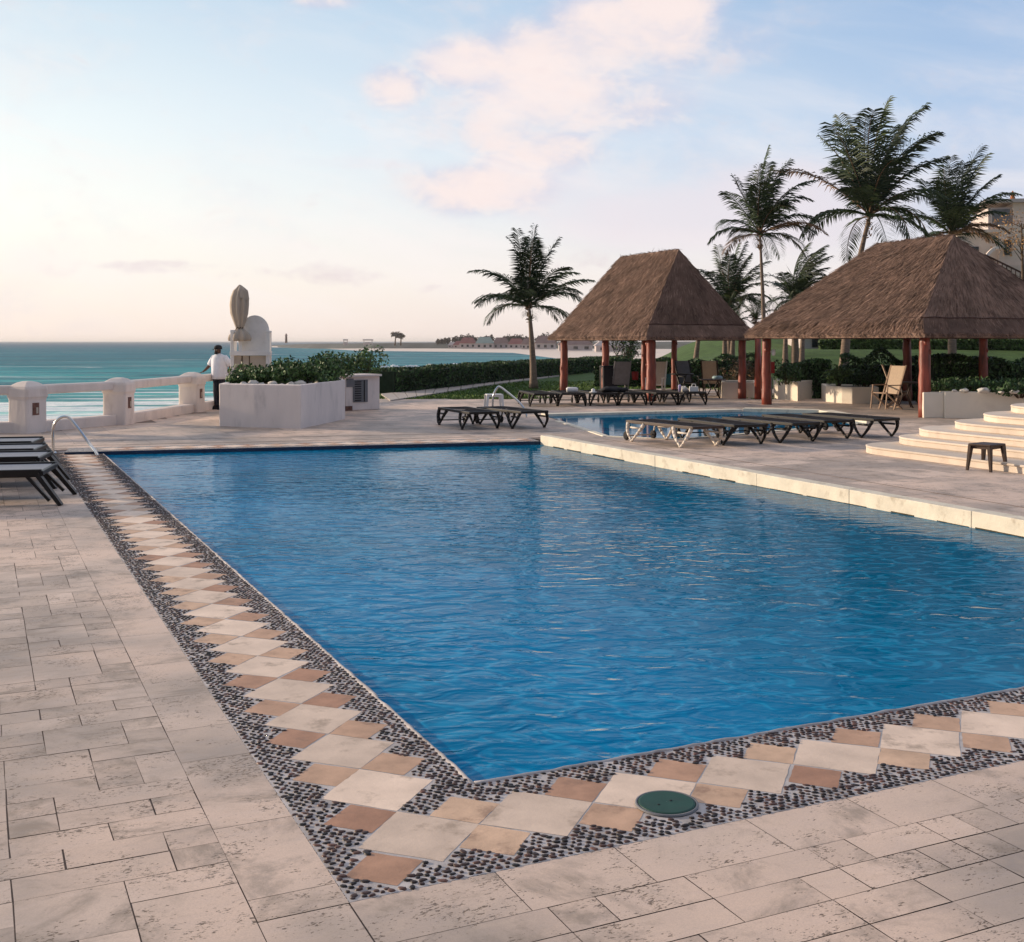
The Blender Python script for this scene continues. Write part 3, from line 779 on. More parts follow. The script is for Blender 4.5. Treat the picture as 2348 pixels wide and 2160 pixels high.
# ------------------------------------------------------------------ vegetation helpers
def leafcloud(mb, pts_fn, n, size, rnd, mi=0, flat=.4):
    for _ in range(n):
        p, nrm = pts_fn(rnd)
        s_ = size * rnd.uniform(.6, 1.35)
        d = Vector((rnd.gauss(0, 1), rnd.gauss(0, 1), rnd.gauss(0, .7))) * (1 - flat) + Vector(nrm) * flat * 1.5
        if d.length < .01: d = Vector((0, 0, 1))
        d.normalize(); t = d.orthogonal().normalized(); t = Matrix.Rotation(rnd.uniform(0, 6.28), 3, d) @ t; u_ = d.cross(t)
        p = Vector(p)
        mb.add([p - t * s_, p + u_ * s_ * .42, p + t * s_, p - u_ * s_ * .42], [(0, 1, 2, 3)], mi, min(1, max(0, rnd.gauss(.45, .28))))
def shrub(name, loc, r, label, cat='shrub', group=None, n=500, leaf=.05, mats=None, seed=0, spiky=False):
    rnd = random.Random(seed); t = thing(name, loc, 0, label, cat, group)
    lobes = [(rnd.uniform(-.5, .5) * r[0], rnd.uniform(-.5, .5) * r[1], r[2] * rnd.uniform(.5, 1.25), rnd.uniform(.45, .7)) for _ in range(7)]
    m = MB()
    def fn(q):
        l = q.choice(lobes); v = Vector((q.gauss(0, 1), q.gauss(0, 1), q.gauss(0, 1))).normalized(); k = l[3] * q.uniform(.55, 1.08)
        p = (l[0] + v.x * r[0] * k, l[1] + v.y * r[1] * k, max(.02, l[2] + v.z * r[2] * k)); return p, v
    leafcloud(m, fn, n, leaf, rnd)
    m.build('foliage', mats or M_LEAF, t)
    st = MB()
    for l in lobes:
        st.tube([(l[0] * .15, l[1] * .15, 0), (l[0] * .5, l[1] * .5, l[2] * .5), (l[0], l[1], l[2])], [.018, .014, .006], 5)
    st.build('stem', M_TWIG, t)
    return t
def hedge(name, pts, h, w, label, n, leaf=.06, seed=0, zf=None, mats=None, cat='hedge', hvar=.06, group=None):
    """clipped hedge along a polyline; loose leaves over a dark twiggy core"""
    rnd = random.Random(seed); zf = zf or (lambda x, y: 0.0)
    t = thing(name, (pts[0][0], pts[0][1], zf(*pts[0])), 0, label, cat, group)
    ox, oy, oz = t.location
    segs = []; tot = 0
    for a_, b_ in zip(pts[:-1], pts[1:]):
        l = (Vector(b_) - Vector(a_)).length; segs.append((Vector(a_), Vector(b_), l)); tot += l
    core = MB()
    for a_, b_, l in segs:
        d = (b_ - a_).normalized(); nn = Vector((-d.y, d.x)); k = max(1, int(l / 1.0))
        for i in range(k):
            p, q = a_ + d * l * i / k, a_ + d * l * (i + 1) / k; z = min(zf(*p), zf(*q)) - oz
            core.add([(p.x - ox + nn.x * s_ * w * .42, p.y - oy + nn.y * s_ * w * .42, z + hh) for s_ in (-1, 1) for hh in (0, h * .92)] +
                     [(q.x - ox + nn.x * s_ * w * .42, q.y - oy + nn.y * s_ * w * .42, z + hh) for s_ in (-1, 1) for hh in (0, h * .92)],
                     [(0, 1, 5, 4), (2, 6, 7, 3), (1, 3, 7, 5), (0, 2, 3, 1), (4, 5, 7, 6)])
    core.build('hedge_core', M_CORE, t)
    lf = MB()
    def fn(q):
        x = q.uniform(0, tot)
        for a_, b_, l in segs:
            if x <= l: break
            x -= l
        d = (b_ - a_).normalized(); nn = Vector((-d.y, d.x)); p = a_ + d * min(x, l)
        hv = h * (1 + hvar * math.sin(p.x * 1.7 + p.y * 1.1) + hvar * .6 * math.sin(p.x * 5.1 - p.y * 3))
        if q.random() < .42: s_ = q.uniform(-1, 1); hh = hv * q.uniform(.95, 1.03); nv = (0, 0, 1)
        else:
            s_ = q.choice((-1, 1, 1, -1)) * q.uniform(.93, 1.1); hh = hv * q.uniform(.02, 1); nv = (nn.x * s_, nn.y * s_, 0)
        return (p.x - ox + nn.x * s_ * w / 2, p.y - oy + nn.y * s_ * w / 2, zf(p.x, p.y) - oz + hh), nv
    leafcloud(lf, fn, n, leaf, rnd, flat=.3)
    lf.build('foliage', mats or M_LEAFD, t)
    return t
def palm(loc, h, crown_r, label, seed=0, lean=(0, 0), nf=30, wind=.25, trunk_r=.12, group='coconut palms', lowf=.0, droop=1.0, base_z=0, dry=.1):
    """coconut palm: tapered leaning trunk, arching fronds with separate leaflets blown by the wind"""
    rnd = random.Random(seed); t = thing('palm_tree', loc, 0, label, 'palm tree', group)
    k = 14; pts = []; rad = []
    for i in range(k + 1):
        f = i / k; pts.append((lean[0] * f ** 1.6, lean[1] * f ** 1.6, h * f)); rad.append(trunk_r * (1.35 - .85 * f + .35 * max(0, .12 - f) / .12) * (1 + .05 * (i % 2)))
    tr = MB(); tr.tube(pts, rad, 10)
    for i in range(1, int(h * 9)):
        f = i / (h * 9); p = (lean[0] * f ** 1.6, lean[1] * f ** 1.6, h * f); r_ = trunk_r * (1.35 - .85 * f)
        tr.lathe([(r_ * .98, -.012), (r_ * 1.07, .0), (r_ * .98, .012)], 9, c=p, caps=False)
    tr.build('trunk', M_PALMTRUNK, t)
    top = Vector((lean[0], lean[1], h))
    cr = MB()
    for i in range(26):      # fibre sheath and old leaf bases below the crown
        a = rnd.uniform(0, 6.28); z = rnd.uniform(-.42, .1) * crown_r / 2
        p = top + Vector((math.cos(a) * trunk_r * .6, math.sin(a) * trunk_r * .6, z)); q = p + Vector((math.cos(a) * rnd.uniform(.05, .16), math.sin(a) * rnd.uniform(.05, .16), rnd.uniform(-.05, .22)))
        cr.beam(p, q, .07, .03, 1, .03, .015)
    for i in range(nf):
        f = (i + .5) / nf
        el0 = R(88 - 80 * f ** 1.08 ** (1.0 - .25 * lowf) - lowf * 10 + rnd.uniform(-9, 9)); az_ = i * 2.39996 + rnd.uniform(-.3, .3)
        L = crown_r * rnd.uniform(.86, 1.14) * (1.16 - .36 * f); n_ = 26
        d = Vector((math.cos(az_) * math.cos(el0), math.sin(az_) * math.cos(el0), math.sin(el0))); p = top.copy() + Vector((0, 0, .05 * crown_r * (1 - f)))
        isdry = rnd.random() < dry and f > .6
        mi_r = 1
        rp = [p.copy()]; dd = d.copy(); ds = []
        bend = droop * (.022 + .052 * f + rnd.uniform(-.01, .02) + (.05 if rnd.random() < .10 else 0))
        for s_ in range(n_):
            dd = (dd + Vector((wind * .035, 0, -bend * (s_ / n_ + .35)))).normalized(); ds.append(dd.copy()); p = p + dd * L / n_; rp.append(p.copy())
        ds.append(dd.copy())
        cr.tube([rp[j] for j in range(0, n_ + 1, 2)], [.022 * crown_r / 2 * (1 - .85 * j / n_) for j in range(0, n_ + 1, 2)], 4, 1 if isdry or rnd.random() < .4 else 0, tone=.6)
        tone0 = min(1, max(0, rnd.gauss(.35 + .35 * f, .2)))
        for s_ in range(3, n_ + 1):
            for sub in (0, .5):
                g_ = (s_ + sub) / n_
                if g_ > 1.01: continue
                q = rp[s_] if sub == 0 or s_ == n_ else (rp[s_] + rp[s_ + 1]) / 2
                dr = ds[min(s_, n_)]; side = dr.cross(Vector((0, 0, 1)))
                if side.length < .1: side = Vector((1, 0, 0))
                side.normalize(); upv = side.cross(dr)
                ll = L * .27 * (math.sin(math.pi * (.12 + .80 * g_)) ** .7) * rnd.uniform(.85, 1.12)
                for sg in (-1, 1):
                    if rnd.random() < .04: continue
                    ld = (dr * .62 + side * sg * rnd.uniform(.72, .95) + upv * rnd.uniform(.0, .32) + Vector((wind * .5, 0, -.18))).normalized()
                    w_ = .026 * crown_r / 2 * rnd.uniform(.8, 1.2)
                    m1 = q + ld * ll * .55; e1 = m1 + (ld + Vector((wind * .35, 0, -.55 * droop))).normalized() * ll * .5
                    wv = dr * w_ * .5 + upv * w_ * .3
                    cr.add([q - wv * .5, q + wv * .5, m1 + wv, m1 - wv, e1], [(0, 1, 2, 3), (3, 2, 4)], 1 if isdry else 0, min(1, max(0, tone0 + rnd.gauss(0, .15))))
    cr.build('crown', [M_PALMLEAF, M_RACHIS], t)
    return t

# ------------------------------------------------------------------ palapas
def palapa(N, L, W, ze, zr, a, label, posts, seed, lamp=False):
    """hipped thatched shelter; N is the corner nearest the camera, L runs away from it, W to the right"""
    rnd = random.Random(seed)
    N = Vector(N); e1, e2 = E1, E2
    t = thing('palapa', (N.x, N.y, 0), 0, label, 'palapa', 'thatched shelters beside the pool')
    def P(l, w, z): q = e1 * l + e2 * w; return Vector((q.x, q.y, z))
    rn, rf = L / 2 - a, L / 2 + a
    c = [(0, 0), (L, 0), (L, W), (0, W)]
    ea = [P(l, w, ze) for l, w in c]; eb = [P(l, w, ze - .10) for l, w in c]
    ins = .30; zb = ze + .36
    md = [P(l + (ins if l == 0 else -ins) * 1.15, w + (ins if w == 0 else -ins), zb) for l, w in c]
    r0, r1 = P(rn, W / 2, zr), P(rf, W / 2, zr)
    base = MB()
    vs = eb + ea + md + [r0, r1]
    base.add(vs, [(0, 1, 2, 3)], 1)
    base.add(vs, [(4 * k + i, 4 * k + 4 + i, 4 * k + 4 + (i + 1) % 4, 4 * k + (i + 1) % 4) for k in (0, 1) for i in range(4)] + [(8, 12, 13, 9), (9, 13, 10), (10, 13, 12, 11), (11, 12, 8)], 0)
    # thatch strands
    faces = [(ea[0], ea[1], md[0], md[1], r0, r1, 1.0), (ea[1], ea[2], md[1], md[2], r1, r1, .5), (ea[2], ea[3], md[2], md[3], r1, r0, .4), (ea[3], ea[0], md[3], md[0], r0, r0, .45)]
    for fi, (p0, p1, q0, q1, t0, t1, dens) in enumerate(faces):
        nrm = (p1 - p0).cross(t0 - p0).normalized()
        if nrm.z < 0: nrm = -nrm
        H = ((t0 + t1) / 2 - (p0 + p1) / 2).length
        edge = (p1 - p0).length
        n_ = int(edge * H * 480 * dens)
        for _ in range(n_):
            s_ = rnd.random(); g_ = rnd.random() ** .95
            width_here = 1 - g_ * (1 - (t1 - t0).length / edge)
            if rnd.random() > width_here: continue
            hb = .115
            if g_ < hb: k = g_ / hb; a_ = p0.lerp(q0, k); b_ = p1.lerp(q1, k)
            else: k = (g_ - hb) / (1 - hb); a_ = q0.lerp(t0, k); b_ = q1.lerp(t1, k)
            p = a_.lerp(b_, s_)
            if g_ < hb: dn = (p0.lerp(p1, s_) - q0.lerp(q1, s_)).normalized()
            else: dn = (q0.lerp(q1, s_) - t0.lerp(t1, s_)).normalized()
            al = (p1 - p0).normalized()
            skew = (.30 if fi == 0 else .0) + rnd.gauss(0, .13)
            d = (dn + al * skew * (1 if fi == 0 else 1)).normalized()
            ln = rnd.uniform(.15, .42); w_ = rnd.uniform(.006, .015)
            if fi == 3: ln *= .6; w_ *= .8
            if g_ < .08: ln = rnd.uniform(.06, .14)
            sx = d.cross(nrm).normalized() * w_
            lift0 = nrm * rnd.uniform(.0, .012); lift1 = nrm * (rnd.uniform(.012, .05) if fi != 3 else rnd.uniform(.004, .014))
            e = p + d * ln + lift1
            base.add([p + lift0 - sx, p + lift0 + sx, e + sx * .6, e - sx * .6], [(0, 1, 2, 3)], 0 if fi else 0, min(1, max(0, rnd.gauss(.45, .27))))
        for _ in range(int(edge * 90)):       # ragged fringe under the eave
            s_ = rnd.random(); p = p0.lerp(p1, s_) + Vector((0, 0, rnd.uniform(-.06, .04))); out = (p0 + p1) / 2 - (P(L / 2, W / 2, ze)); out.z = 0; out.normalize()
            p = p + out * rnd.uniform(-.03, .02); e = p + out * rnd.uniform(.02, .07) + Vector((0, 0, -rnd.uniform(.02, .06))); al = (p1 - p0).normalized() * rnd.uniform(.008, .018)
            base.add([p - al, p + al, e + al * .5, e - al * .5], [(0, 1, 2, 3)], 0, rnd.random() * .6)
    for _ in range(260):                       # tufts along the ridge
        s_ = rnd.random(); p = r0.lerp(r1, s_) + Vector((0, 0, rnd.uniform(-.03, .03))); d = Vector((rnd.gauss(0, 1), rnd.gauss(0, 1), rnd.uniform(-.6, .35))).normalized(); e = p + d * rnd.uniform(.06, .2)
        sx = d.orthogonal().normalized() * .012
        base.add([p - sx, p + sx, e], [(0, 1, 2)], 0, rnd.random())
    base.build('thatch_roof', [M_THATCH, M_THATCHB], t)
    # the tied course line above the eave
    tie = MB()
    for i in range(4):
        a_, b_ = md[i], md[(i + 1) % 4]; k = 14
        tie.tube([a_.lerp(b_, j / k) + Vector((0, 0, .02 + .012 * math.sin(j * 2.3 + i))) for j in range(k + 1)], .014, 5)
    tie.build('tie_rope', M_BEAM, t)
    io = .42; cc = [(io, io), (L - io, io), (L - io, W - io), (io, W - io)]
    for i in range(4):
        m = MB(); a_, b_ = P(*cc[i], ze - .05), P(*cc[(i + 1) % 4], ze - .05); dd = (b_ - a_).normalized() * .3
        m.tube([a_ - dd, b_ + dd], .07, 8); m.build('beam', M_BEAM, t)
    for i in range(4):
        m = MB(); m.tube([P(*cc[i], ze - .02), (r0 if i in (0, 3) else r1) - Vector((0, 0, .25))], .05, 7); m.build('rafter', M_BEAM, t)
    for (l, w, r_) in posts:
        m = MB(); kk = 9; pts = [P(l, w, (ze) * j / kk) + Vector((rnd.gauss(0, .006), rnd.gauss(0, .006), 0)) for j in range(kk + 1)]
        m.tube(pts, [r_ * (1.08 - .14 * j / kk + rnd.uniform(-.05, .05)) for j in range(kk + 1)], 12)
        for _ in range(3):
            j = rnd.randint(1, kk - 1); q = pts[j] + Vector((rnd.uniform(-1, 1), rnd.uniform(-1, .2), 0)).normalized() * r_ * .85; m.blob(q, (r_ * .35, r_ * .35, r_ * .5), j, 5)
        m.build('post', M_POST, t)
    if lamp:
        m = MB(); q = P(*lamp); m.lathe([(.02, .12), (.05, .08), (.06, 0), (.04, -.06)], 10, c=q); m.box(q + Vector((-.05, .03, .05)), (.1, .04, .05)); m.build('wall_lamp', M_PAINTW, t)
    return t
palapa((3.98, 34.25), 6.5, 4.15, 1.93, 4.70, 1.8, 'smaller thatched palapa behind the second pool, left of the two', [(.42, .42, .145), (3.2, .42, .12), (6.1, .42, .13), (.42, 3.75, .12), (6.0, 3.6, .12), (4.3, 3.75, .10)], 21)
palapa((9.54, 26.75), 6.9, 6.0, 1.98, 4.54, 1.4, 'larger thatched palapa with a thick reddish corner post by the curved steps', [(.36, .36, .135), (6.45, .42, .13), (6.3, 5.5, .13), (.42, 5.5, .15), (3.5, 5.6, .12)], 22, lamp=(6.3, .55, 1.45))
# second slim post standing beside the left corner of the big palapa
m = MB(); q = at(1487, 783); m.tube([(q.x, q.y, 0), (q.x, q.y, 1.95)], [.11, .09], 10)
tag(m.build('timber_post', M_POST), 'slim red timber post standing just behind the left corner of the larger palapa', 'post')

# ------------------------------------------------------------------ palms
def palm_at(px, crown_py, Y, rpx, label, seed, base=None, zb=0.0, **kw):
    X = colx(px, Y); h = hz(crown_py, Y) - zb; lean = (0, 0)
    if base is not None: lean = (X - colx(base, Y), 0); X = colx(base, Y)
    return palm((X, Y, zb), h, rpx * Y / FPX, label, seed, lean=lean, **kw)
palm_at(1038, 604, 43.9, 134, 'short coconut palm on the lawn left of the smaller palapa', 31, base=1047, nf=25, trunk_r=.11, wind=.10)
palm_at(1491, 462, 46, 134, 'slender coconut palm rising between the two thatched roofs', 32, base=1501, nf=25, trunk_r=.085, wind=.35)
palm_at(1706, 425, 47, 190, 'tallest coconut palm, its long shaggy crown highest of all above the larger palapa', 37, base=1655, nf=29, trunk_r=.15, wind=.25, zb=.3)
palm_at(1868, 464, 49, 138, 'brownish coconut palm directly behind the ridge of the larger palapa', 34, nf=26, trunk_r=.15, wind=.3, zb=.3, dry=.6)
palm_at(1432, 596, 53, 100, 'low bushy palm whose fronds show right of the smaller palapa roof', 35, nf=26, trunk_r=.15, wind=.3, zb=.4, dry=.3)
palm_at(1560, 590, 51, 96, 'low wind-blown palm between the slender palm and the larger roof', 36, nf=26, trunk_r=.15, wind=.9, zb=.5)

ORD = 'first second third fourth fifth sixth seventh eighth ninth tenth eleventh twelfth thirteenth fourteenth fifteenth sixteenth seventeenth eighteenth nineteenth twentieth'.split()
ORD += ['twenty-' + w for w in ORD[:9]]
# ------------------------------------------------------------------ balustrade
def wall_seg(mb, a_, b_, w, z0, z1, mi=0):
    a_, b_ = Vector(a_), Vector(b_); d = (b_ - a_).normalized(); n_ = Vector((-d.y, d.x)) * w / 2
    mb.prism([tuple(a_ + n_), tuple(b_ + n_), tuple(b_ - n_), tuple(a_ - n_)], z0, z1, mi)
bt = thing('balustrade', (-9.55, 22.8, 0), 0, 'white plastered sea balustrade with squat capped posts along the deck edge', 'balustrade')
bo = Vector((-9.55, 22.8))
rel = [Vector(p) - bo for p in BAL]
for a_, b_ in zip(rel[:-1], rel[1:]):
    d = (b_ - a_).normalized()
    m = MB(); wall_seg(m, a_ - d * .1, b_ + d * .1, .30, -.3, .215); o = m.build('curb', M_PLASTER, bt); bevel(o, .03, 3)
    m = MB(); wall_seg(m, a_, b_, .20, .74, .93); o = m.build('rail', M_PLASTER, bt); bevel(o, .04, 3)
for i, p in enumerate(rel[1:6]):
    nx_ = rel[i + 2] - p if i < 4 else p - rel[i]
    a_ = math.atan2(nx_.y, nx_.x) - math.pi / 2
    m = MB(); T = Matrix.Translation((p.x, p.y, 0)) @ Matrix.Rotation(a_, 4, 'Z')
    def sq(h_, z, k=4):       # rounded square ring
        out = []
        for j in range(16):
            t_ = 2 * math.pi * j / 16; c_, s_ = math.cos(t_), math.sin(t_); e = 2 / 9
            out.append((h_ * math.copysign(abs(c_) ** e, c_), h_ * math.copysign(abs(s_) ** e, s_), z))
        return out
    m.loft([sq(.265, -.2), sq(.26, .64), sq(.27, .68), sq(.285, .71), sq(.285, .86), sq(.265, .91), sq(.15, .985), sq(.07, 1.01)], 0, False, True, T)
    o = m.build('post', M_PLASTER, bt)
    r_ = MB(); r_.box((.258, -.04, .47), (.02, .16, .24), M=T, tone=.5); rc = r_.build('light_recess', M_RUST, bt)
    r_ = MB(); r_.box((.268, -.01, .44), (.012, .05, .12), M=T, tone=.5); r_.build('lamp_body', M_PANELB, rc)

# ------------------------------------------------------------------ big planter with shrubs
pc = [at(430, 836), at(500, 839), at(590, 841), at(677, 822)]
pc[1] = pc[0].lerp(pc[2], .44) + Vector((0, -.03, 0))
poly = [(p.x, p.y) for p in pc]; poly += [(poly[3][0] - .35, poly[3][1] + 1.7), (poly[3][0] - .9, poly[3][1] + 3.6), (poly[0][0] + .1, poly[0][1] + 4.4), (poly[0][0] - .15, poly[0][1] + 1.8)]
PO = Vector(poly[0]); prel = [(x - PO.x, y - PO.y) for x, y in poly]
pt = thing('planter', (PO.x, PO.y, 0), 0, 'large white many-sided masonry planter full of green shrubs', 'planter')
cxy = Vector((sum(p[0] for p in prel) / 8, sum(p[1] for p in prel) / 8))
inn = [tuple(cxy + (Vector(p) - cxy) * .93) for p in prel]
m = MB(); n = 8; H = .90
vs = [(x, y, 0) for x, y in prel] + [(x, y, H) for x, y in prel] + [(x, y, H) for x, y in inn] + [(x, y, H - .25) for x, y in inn]
m.add(vs, [(i, (i + 1) % n, n + (i + 1) % n, n + i) for i in range(n)] + [(n + i, n + (i + 1) % n, 2 * n + (i + 1) % n, 2 * n + i) for i in range(n)] + [(2 * n + i, 2 * n + (i + 1) % n, 3 * n + (i + 1) % n, 3 * n + i) for i in range(n)], tone=.5)
o = m.build('planter_wall', M_WHITE, pt); bevel(o, .02, 3)
m = MB(); m.add([(x, y, H - .09) for x, y in inn], [tuple(range(n))]); m.build('soil', M_SOIL, pt)
rnd = random.Random(12)
sh = [(470, 25.6, .24, .34, .16), (520, 25.7, .34, .42, .25), (562, 25.4, .32, .36, .26), (605, 25.5, .38, .42, .30), (648, 26.6, .38, .40, .33), (560, 27.4, .42, .5, .36), (612, 27.6, .42, .5, .40), (655, 28.2, .42, .5, .42), (712, 31.6, .58, .5, .62), (636, 26.2, .30, .35, .22), (490, 27.8, .40, .5, .26), (686, 31.4, .5, .45, .52)]
sl = ['small pale shrub at the left end of the big white planter', 'low shrub next to the left end of the big planter', 'bright low shrub over the front corner of the big planter', 'rounded green shrub right of the front corner of the big planter', 'dense shrub at the right front rim of the big planter', 'darker shrub behind the front row, below the lifeguard chair', 'leafy shrub in the middle of the planter, rear row', 'rear shrub just left of the tallest shrub in the planter',
      'tallest and roundest dark green shrub at the right end of the big planter', 'small shrub filling the front right rim of the big planter', 'dark shrub right at the foot of the lifeguard chair', 'shrub at the very back right of the big planter']
for i, ((px, Y, rx, ry, rz_), lb) in enumerate(zip(sh, sl)):
    X = colx(px, Y)
    shrub('shrub', (X, Y, .80 if Y < 30 else .62), (rx * 1.25, ry * 1.1, rz_), lb, n=1100, leaf=.05, seed=60 + i, group='shrubs in the big white planter')
for i, (px, dx) in enumerate([(463, 0), (478, 0), (497, 0), (512, 0), (536, 0), (553, 0), (571, 0), (590, 0), (608, 0), (628, 0)]):
    # pale stones along the front rim
    t_ = (px - 430) / 247; Y = 25.05 if px < 590 else 25.05 + (px - 590) / 87 * 2.2
    m = MB(); r_ = .05 + .045 * ((i * 7) % 5) / 4; m.blob((0, 0, r_ * .6), (r_ * 1.3, r_, r_ * .8), i, 6, amp=.25)
    o = m.build('stone', M_STONE, loc=(colx(px, Y), Y, .81)); tag(o, f'pale stone on the rim of the big white planter, {ORD[i]} from its left corner', 'stone', 'pale stones along the planter rim')

# service wall beside the planter with a dark vent door
sw = thing('service_wall', (*at(678, 806).xy, 0), 0, 'low white service wall with a dark slatted vent, right of the big planter', 'wall')
q0 = at(678, 806); q1 = at(745, 803)
d = (q1 - q0).normalized(); L = (q1 - q0).length; ang = math.atan2(d.y, d.x); RZ = Matrix.Rotation(ang, 4, 'Z')
m = MB(); m.box((L / 2, .35, .44), (L, .7, .88), M=RZ, tone=.5); o = m.build('wall', M_WHITE, sw); bevel(o, .02)
m = MB(); m.box((L / 2 - .05, .32, .905), (L + .1, .85, .05), M=RZ, tone=.5); m.build('counter_slab', M_WHITE, sw)
m = MB(); m.box((L * .42, -.012, .50), (L * .42, .03, .58), M=RZ); vent = m.build('vent_door', M_GREY, sw)
m = MB()
for k in range(9): m.box((L * .34, -.035, .26 + k * .06), (L * .18, .02, .022), M=RZ)
for k in (0, 1): m.box((L * (.42 + .105), -.035, .5), (.015, .02, .56), M=RZ)
m.build('slats', M_BLACK, vent)
m = MB(); m.box((L * .12, -.012, .72), (.2, .03, .22), M=RZ); m.build('switch_box', M_GREY, sw)
m = MB(); m.box((L * .08, -.008, .06), (.22, .03, .12), M=RZ); m.build('drain_hole', M_RUST, sw)

# ------------------------------------------------------------------ lifeguard chair with closed parasol
lx, ly = colx(493, 29.6), 29.6
lg = thing('lifeguard_chair', (lx, ly, 0), R(8), 'tall white wooden lifeguard chair with an arched back behind the planter', 'lifeguard chair')
def bx(name, items, mt, par, bev=.008):
    m = MB()
    for c, s_ in items: m.box(c, s_, tone=.5)
    o = m.build(name, mt, par)
    if bev: bevel(o, bev)
    return o
for (x, y, h_) in ((-.44, -.35, 2.08), (.44, -.35, 2.02), (-.44, .35, 2.02), (.44, .35, 2.02)):
    bx('post', [((x, y, h_ / 2), (.09, .09, h_))], M_PAINTW, lg)
bx('inner_post', [((-.25, -.35, 1.78), (.07, .07, .56))], M_PAINTW, lg)
bx('seat', [((0, 0, 1.47), (.92, .74, .07))], M_PAINTW, lg)
for y in (-.40, .40): bx('cross_beam', [((0, y, 1.49), (.99, .05, .11))], M_PAINTW, lg)
for x in (-.44, .44): bx('armrest', [((x, 0, 2.04), (.10, .80, .05))], M_PAINTW, lg)
bx('top_rail', [((-.345, -.35, 2.04), (.20, .07, .05))], M_PAINTW, lg)
bx('lower_panel', [((.0, -.31, .80), (.80, .03, 1.26))], M_PANELB, lg)
m = MB(); m.box((-.02, -.335, .9), (.02, .02, 1.05)); m.build('panel_batten', M_TWIG, lg)
m = MB(); m.box((-.20, -.335, .9), (.03, .02, 1.05)); m.build('panel_batten', M_TWIG, lg)
prof = [(-.36, 1.52), (.36, 1.52), (.36, 2.06)] + [(.36 * math.cos(k * math.pi / 16), 2.06 + .40 * math.sin(k * math.pi / 16)) for k in range(1, 16)] + [(-.36, 2.06)]
m = MB(); n = len(prof); vs = [(x + .09, -.02, z) for x, z in prof] + [(x + .09, .03, z) for x, z in prof]
m.add(vs, [tuple(range(n)), tuple(range(2 * n - 1, n - 1, -1))] + [((i + 1) % n, i, n + i, n + (i + 1) % n) for i in range(n)], tone=.5)
o = m.build('arched_back', M_PAINTW, lg); bevel(o, .008)
# parasol
ux = colx(472, 29.4)
pr = thing('parasol', (ux, 29.3, 0), 0, 'closed tan canvas parasol tied up beside the lifeguard chair', 'parasol')
m = MB(); m.tube([(0, 0, 0), (0, 0, 3.2)], .028, 10); m.build('pole', M_TWIG, pr)
def folds(z, r_, n=40, k=8, ph=0, sx=1.0, ox=0):
    return [((r_ * (1 + .22 * math.sin(k * 2 * math.pi * j / n + ph))) * math.cos(2 * math.pi * j / n) * sx + ox, (r_ * (1 + .22 * math.sin(k * 2 * math.pi * j / n + ph))) * math.sin(2 * math.pi * j / n), z) for j in range(n)]
m = MB(); m.loft([folds(z, r_, ph=z * .5, ox=ox) for z, r_, ox in ((2.12, .08, 0), (2.18, .10, .0), (2.32, .145, 0), (2.5, .19, -.01), (2.72, .205, -.01), (2.9, .195, 0), (3.02, .17, .015), (3.08, .155, .02), (3.14, .10, .02), (3.20, .045, .01), (3.23, .01, 0))]); m.build('canopy', M_TAN, pr)
m = MB(); m.loft([folds(z, r_, ph=z, k=7, ox=ox) for z, r_, ox in ((1.80, .235, .0), (1.86, .25, .0), (1.95, .225, 0), (2.03, .165, 0.01), (2.10, .09, 0), (2.15, .075, 0))]); m.build('skirt', M_TAN, pr)
m = MB(); m.lathe([(.09, -.02), (.10, 0), (.09, .02)], 14, c=(0, 0, 2.13)); m.build('tie_strap', M_TWIG, pr)
m = MB(); m.add([(.05, -.2, 3.07), (.22, -.1, 3.05), (.25, 0, 2.86), (.2, -.12, 2.84), (.04, -.22, 2.9)], [(0, 1, 2, 3, 4)], tone=.4); m.build('flap', M_TAN, pr)

# ------------------------------------------------------------------ handrails
def rail_thing(name, pts, label, rad=.025, tread=False):
    base = Vector(pts[0]); t = thing(name, base, 0, label, 'handrail')
    P_ = [Vector(p) - base for p in pts]
    sm_ = []
    for i in range(len(P_) - 1):
        p0 = P_[max(i - 1, 0)]; p1 = P_[i]; p2_ = P_[i + 1]; p3 = P_[min(i + 2, len(P_) - 1)]
        for k in range(8):
            u_ = k / 8; sm_.append(.5 * ((2 * p1) + (-p0 + p2_) * u_ + (2 * p0 - 5 * p1 + 4 * p2_ - p3) * u_ * u_ + (-p0 + 3 * p1 - 3 * p2_ + p3) * u_ ** 3))
    sm_.append(P_[-1])
    m = MB(); m.tube(sm_, rad, 12); m.build('rail_tube', M_STEEL, t)
    m = MB(); m.lathe([(.055, 0), (.055, .012), (.03, .03), (.024, .03)], 16); m.build('base_flange', M_STEEL, t)
    return t
g0 = at(105, 889, ZN); g1 = at(190, 893, ZN)
rail_thing('pool_handrail', [tuple(g0), (g0.x - .01, g0.y, .30), (g0.x + .03, g0.y - .01, .45), (g0.x + .13, g0.y - .03, .545), (g0.x + .27, g0.y - .06, .55), (g0.x + .40, g0.y - .09, .42), (g0.x + .62, g0.y - .12, .14), (g1.x + .02, g1.y, ZN - .02), (g1.x + .12, g1.y, -.4)], 'curved steel handrail at the far left corner of the big pool')
h0 = at(967, 812); h0.y = 27.6; h0.x = colx(967, 27.6)
rail_thing('pool_handrail', [(h0.x, h0.y, 0), (h0.x, h0.y, .42), (h0.x + .05, h0.y, .60), (h0.x + .12, h0.y, .70), (h0.x + .17, h0.y - .03, .705), (h0.x + .3, h0.y - .1, .62), (h0.x + .62, h0.y - .3, .36), (h0.x + .78, h0.y - .4, .12), (h0.x + .8, h0.y - .42, -.1)], 'bent steel handrail standing among the loungers left of the second pool')

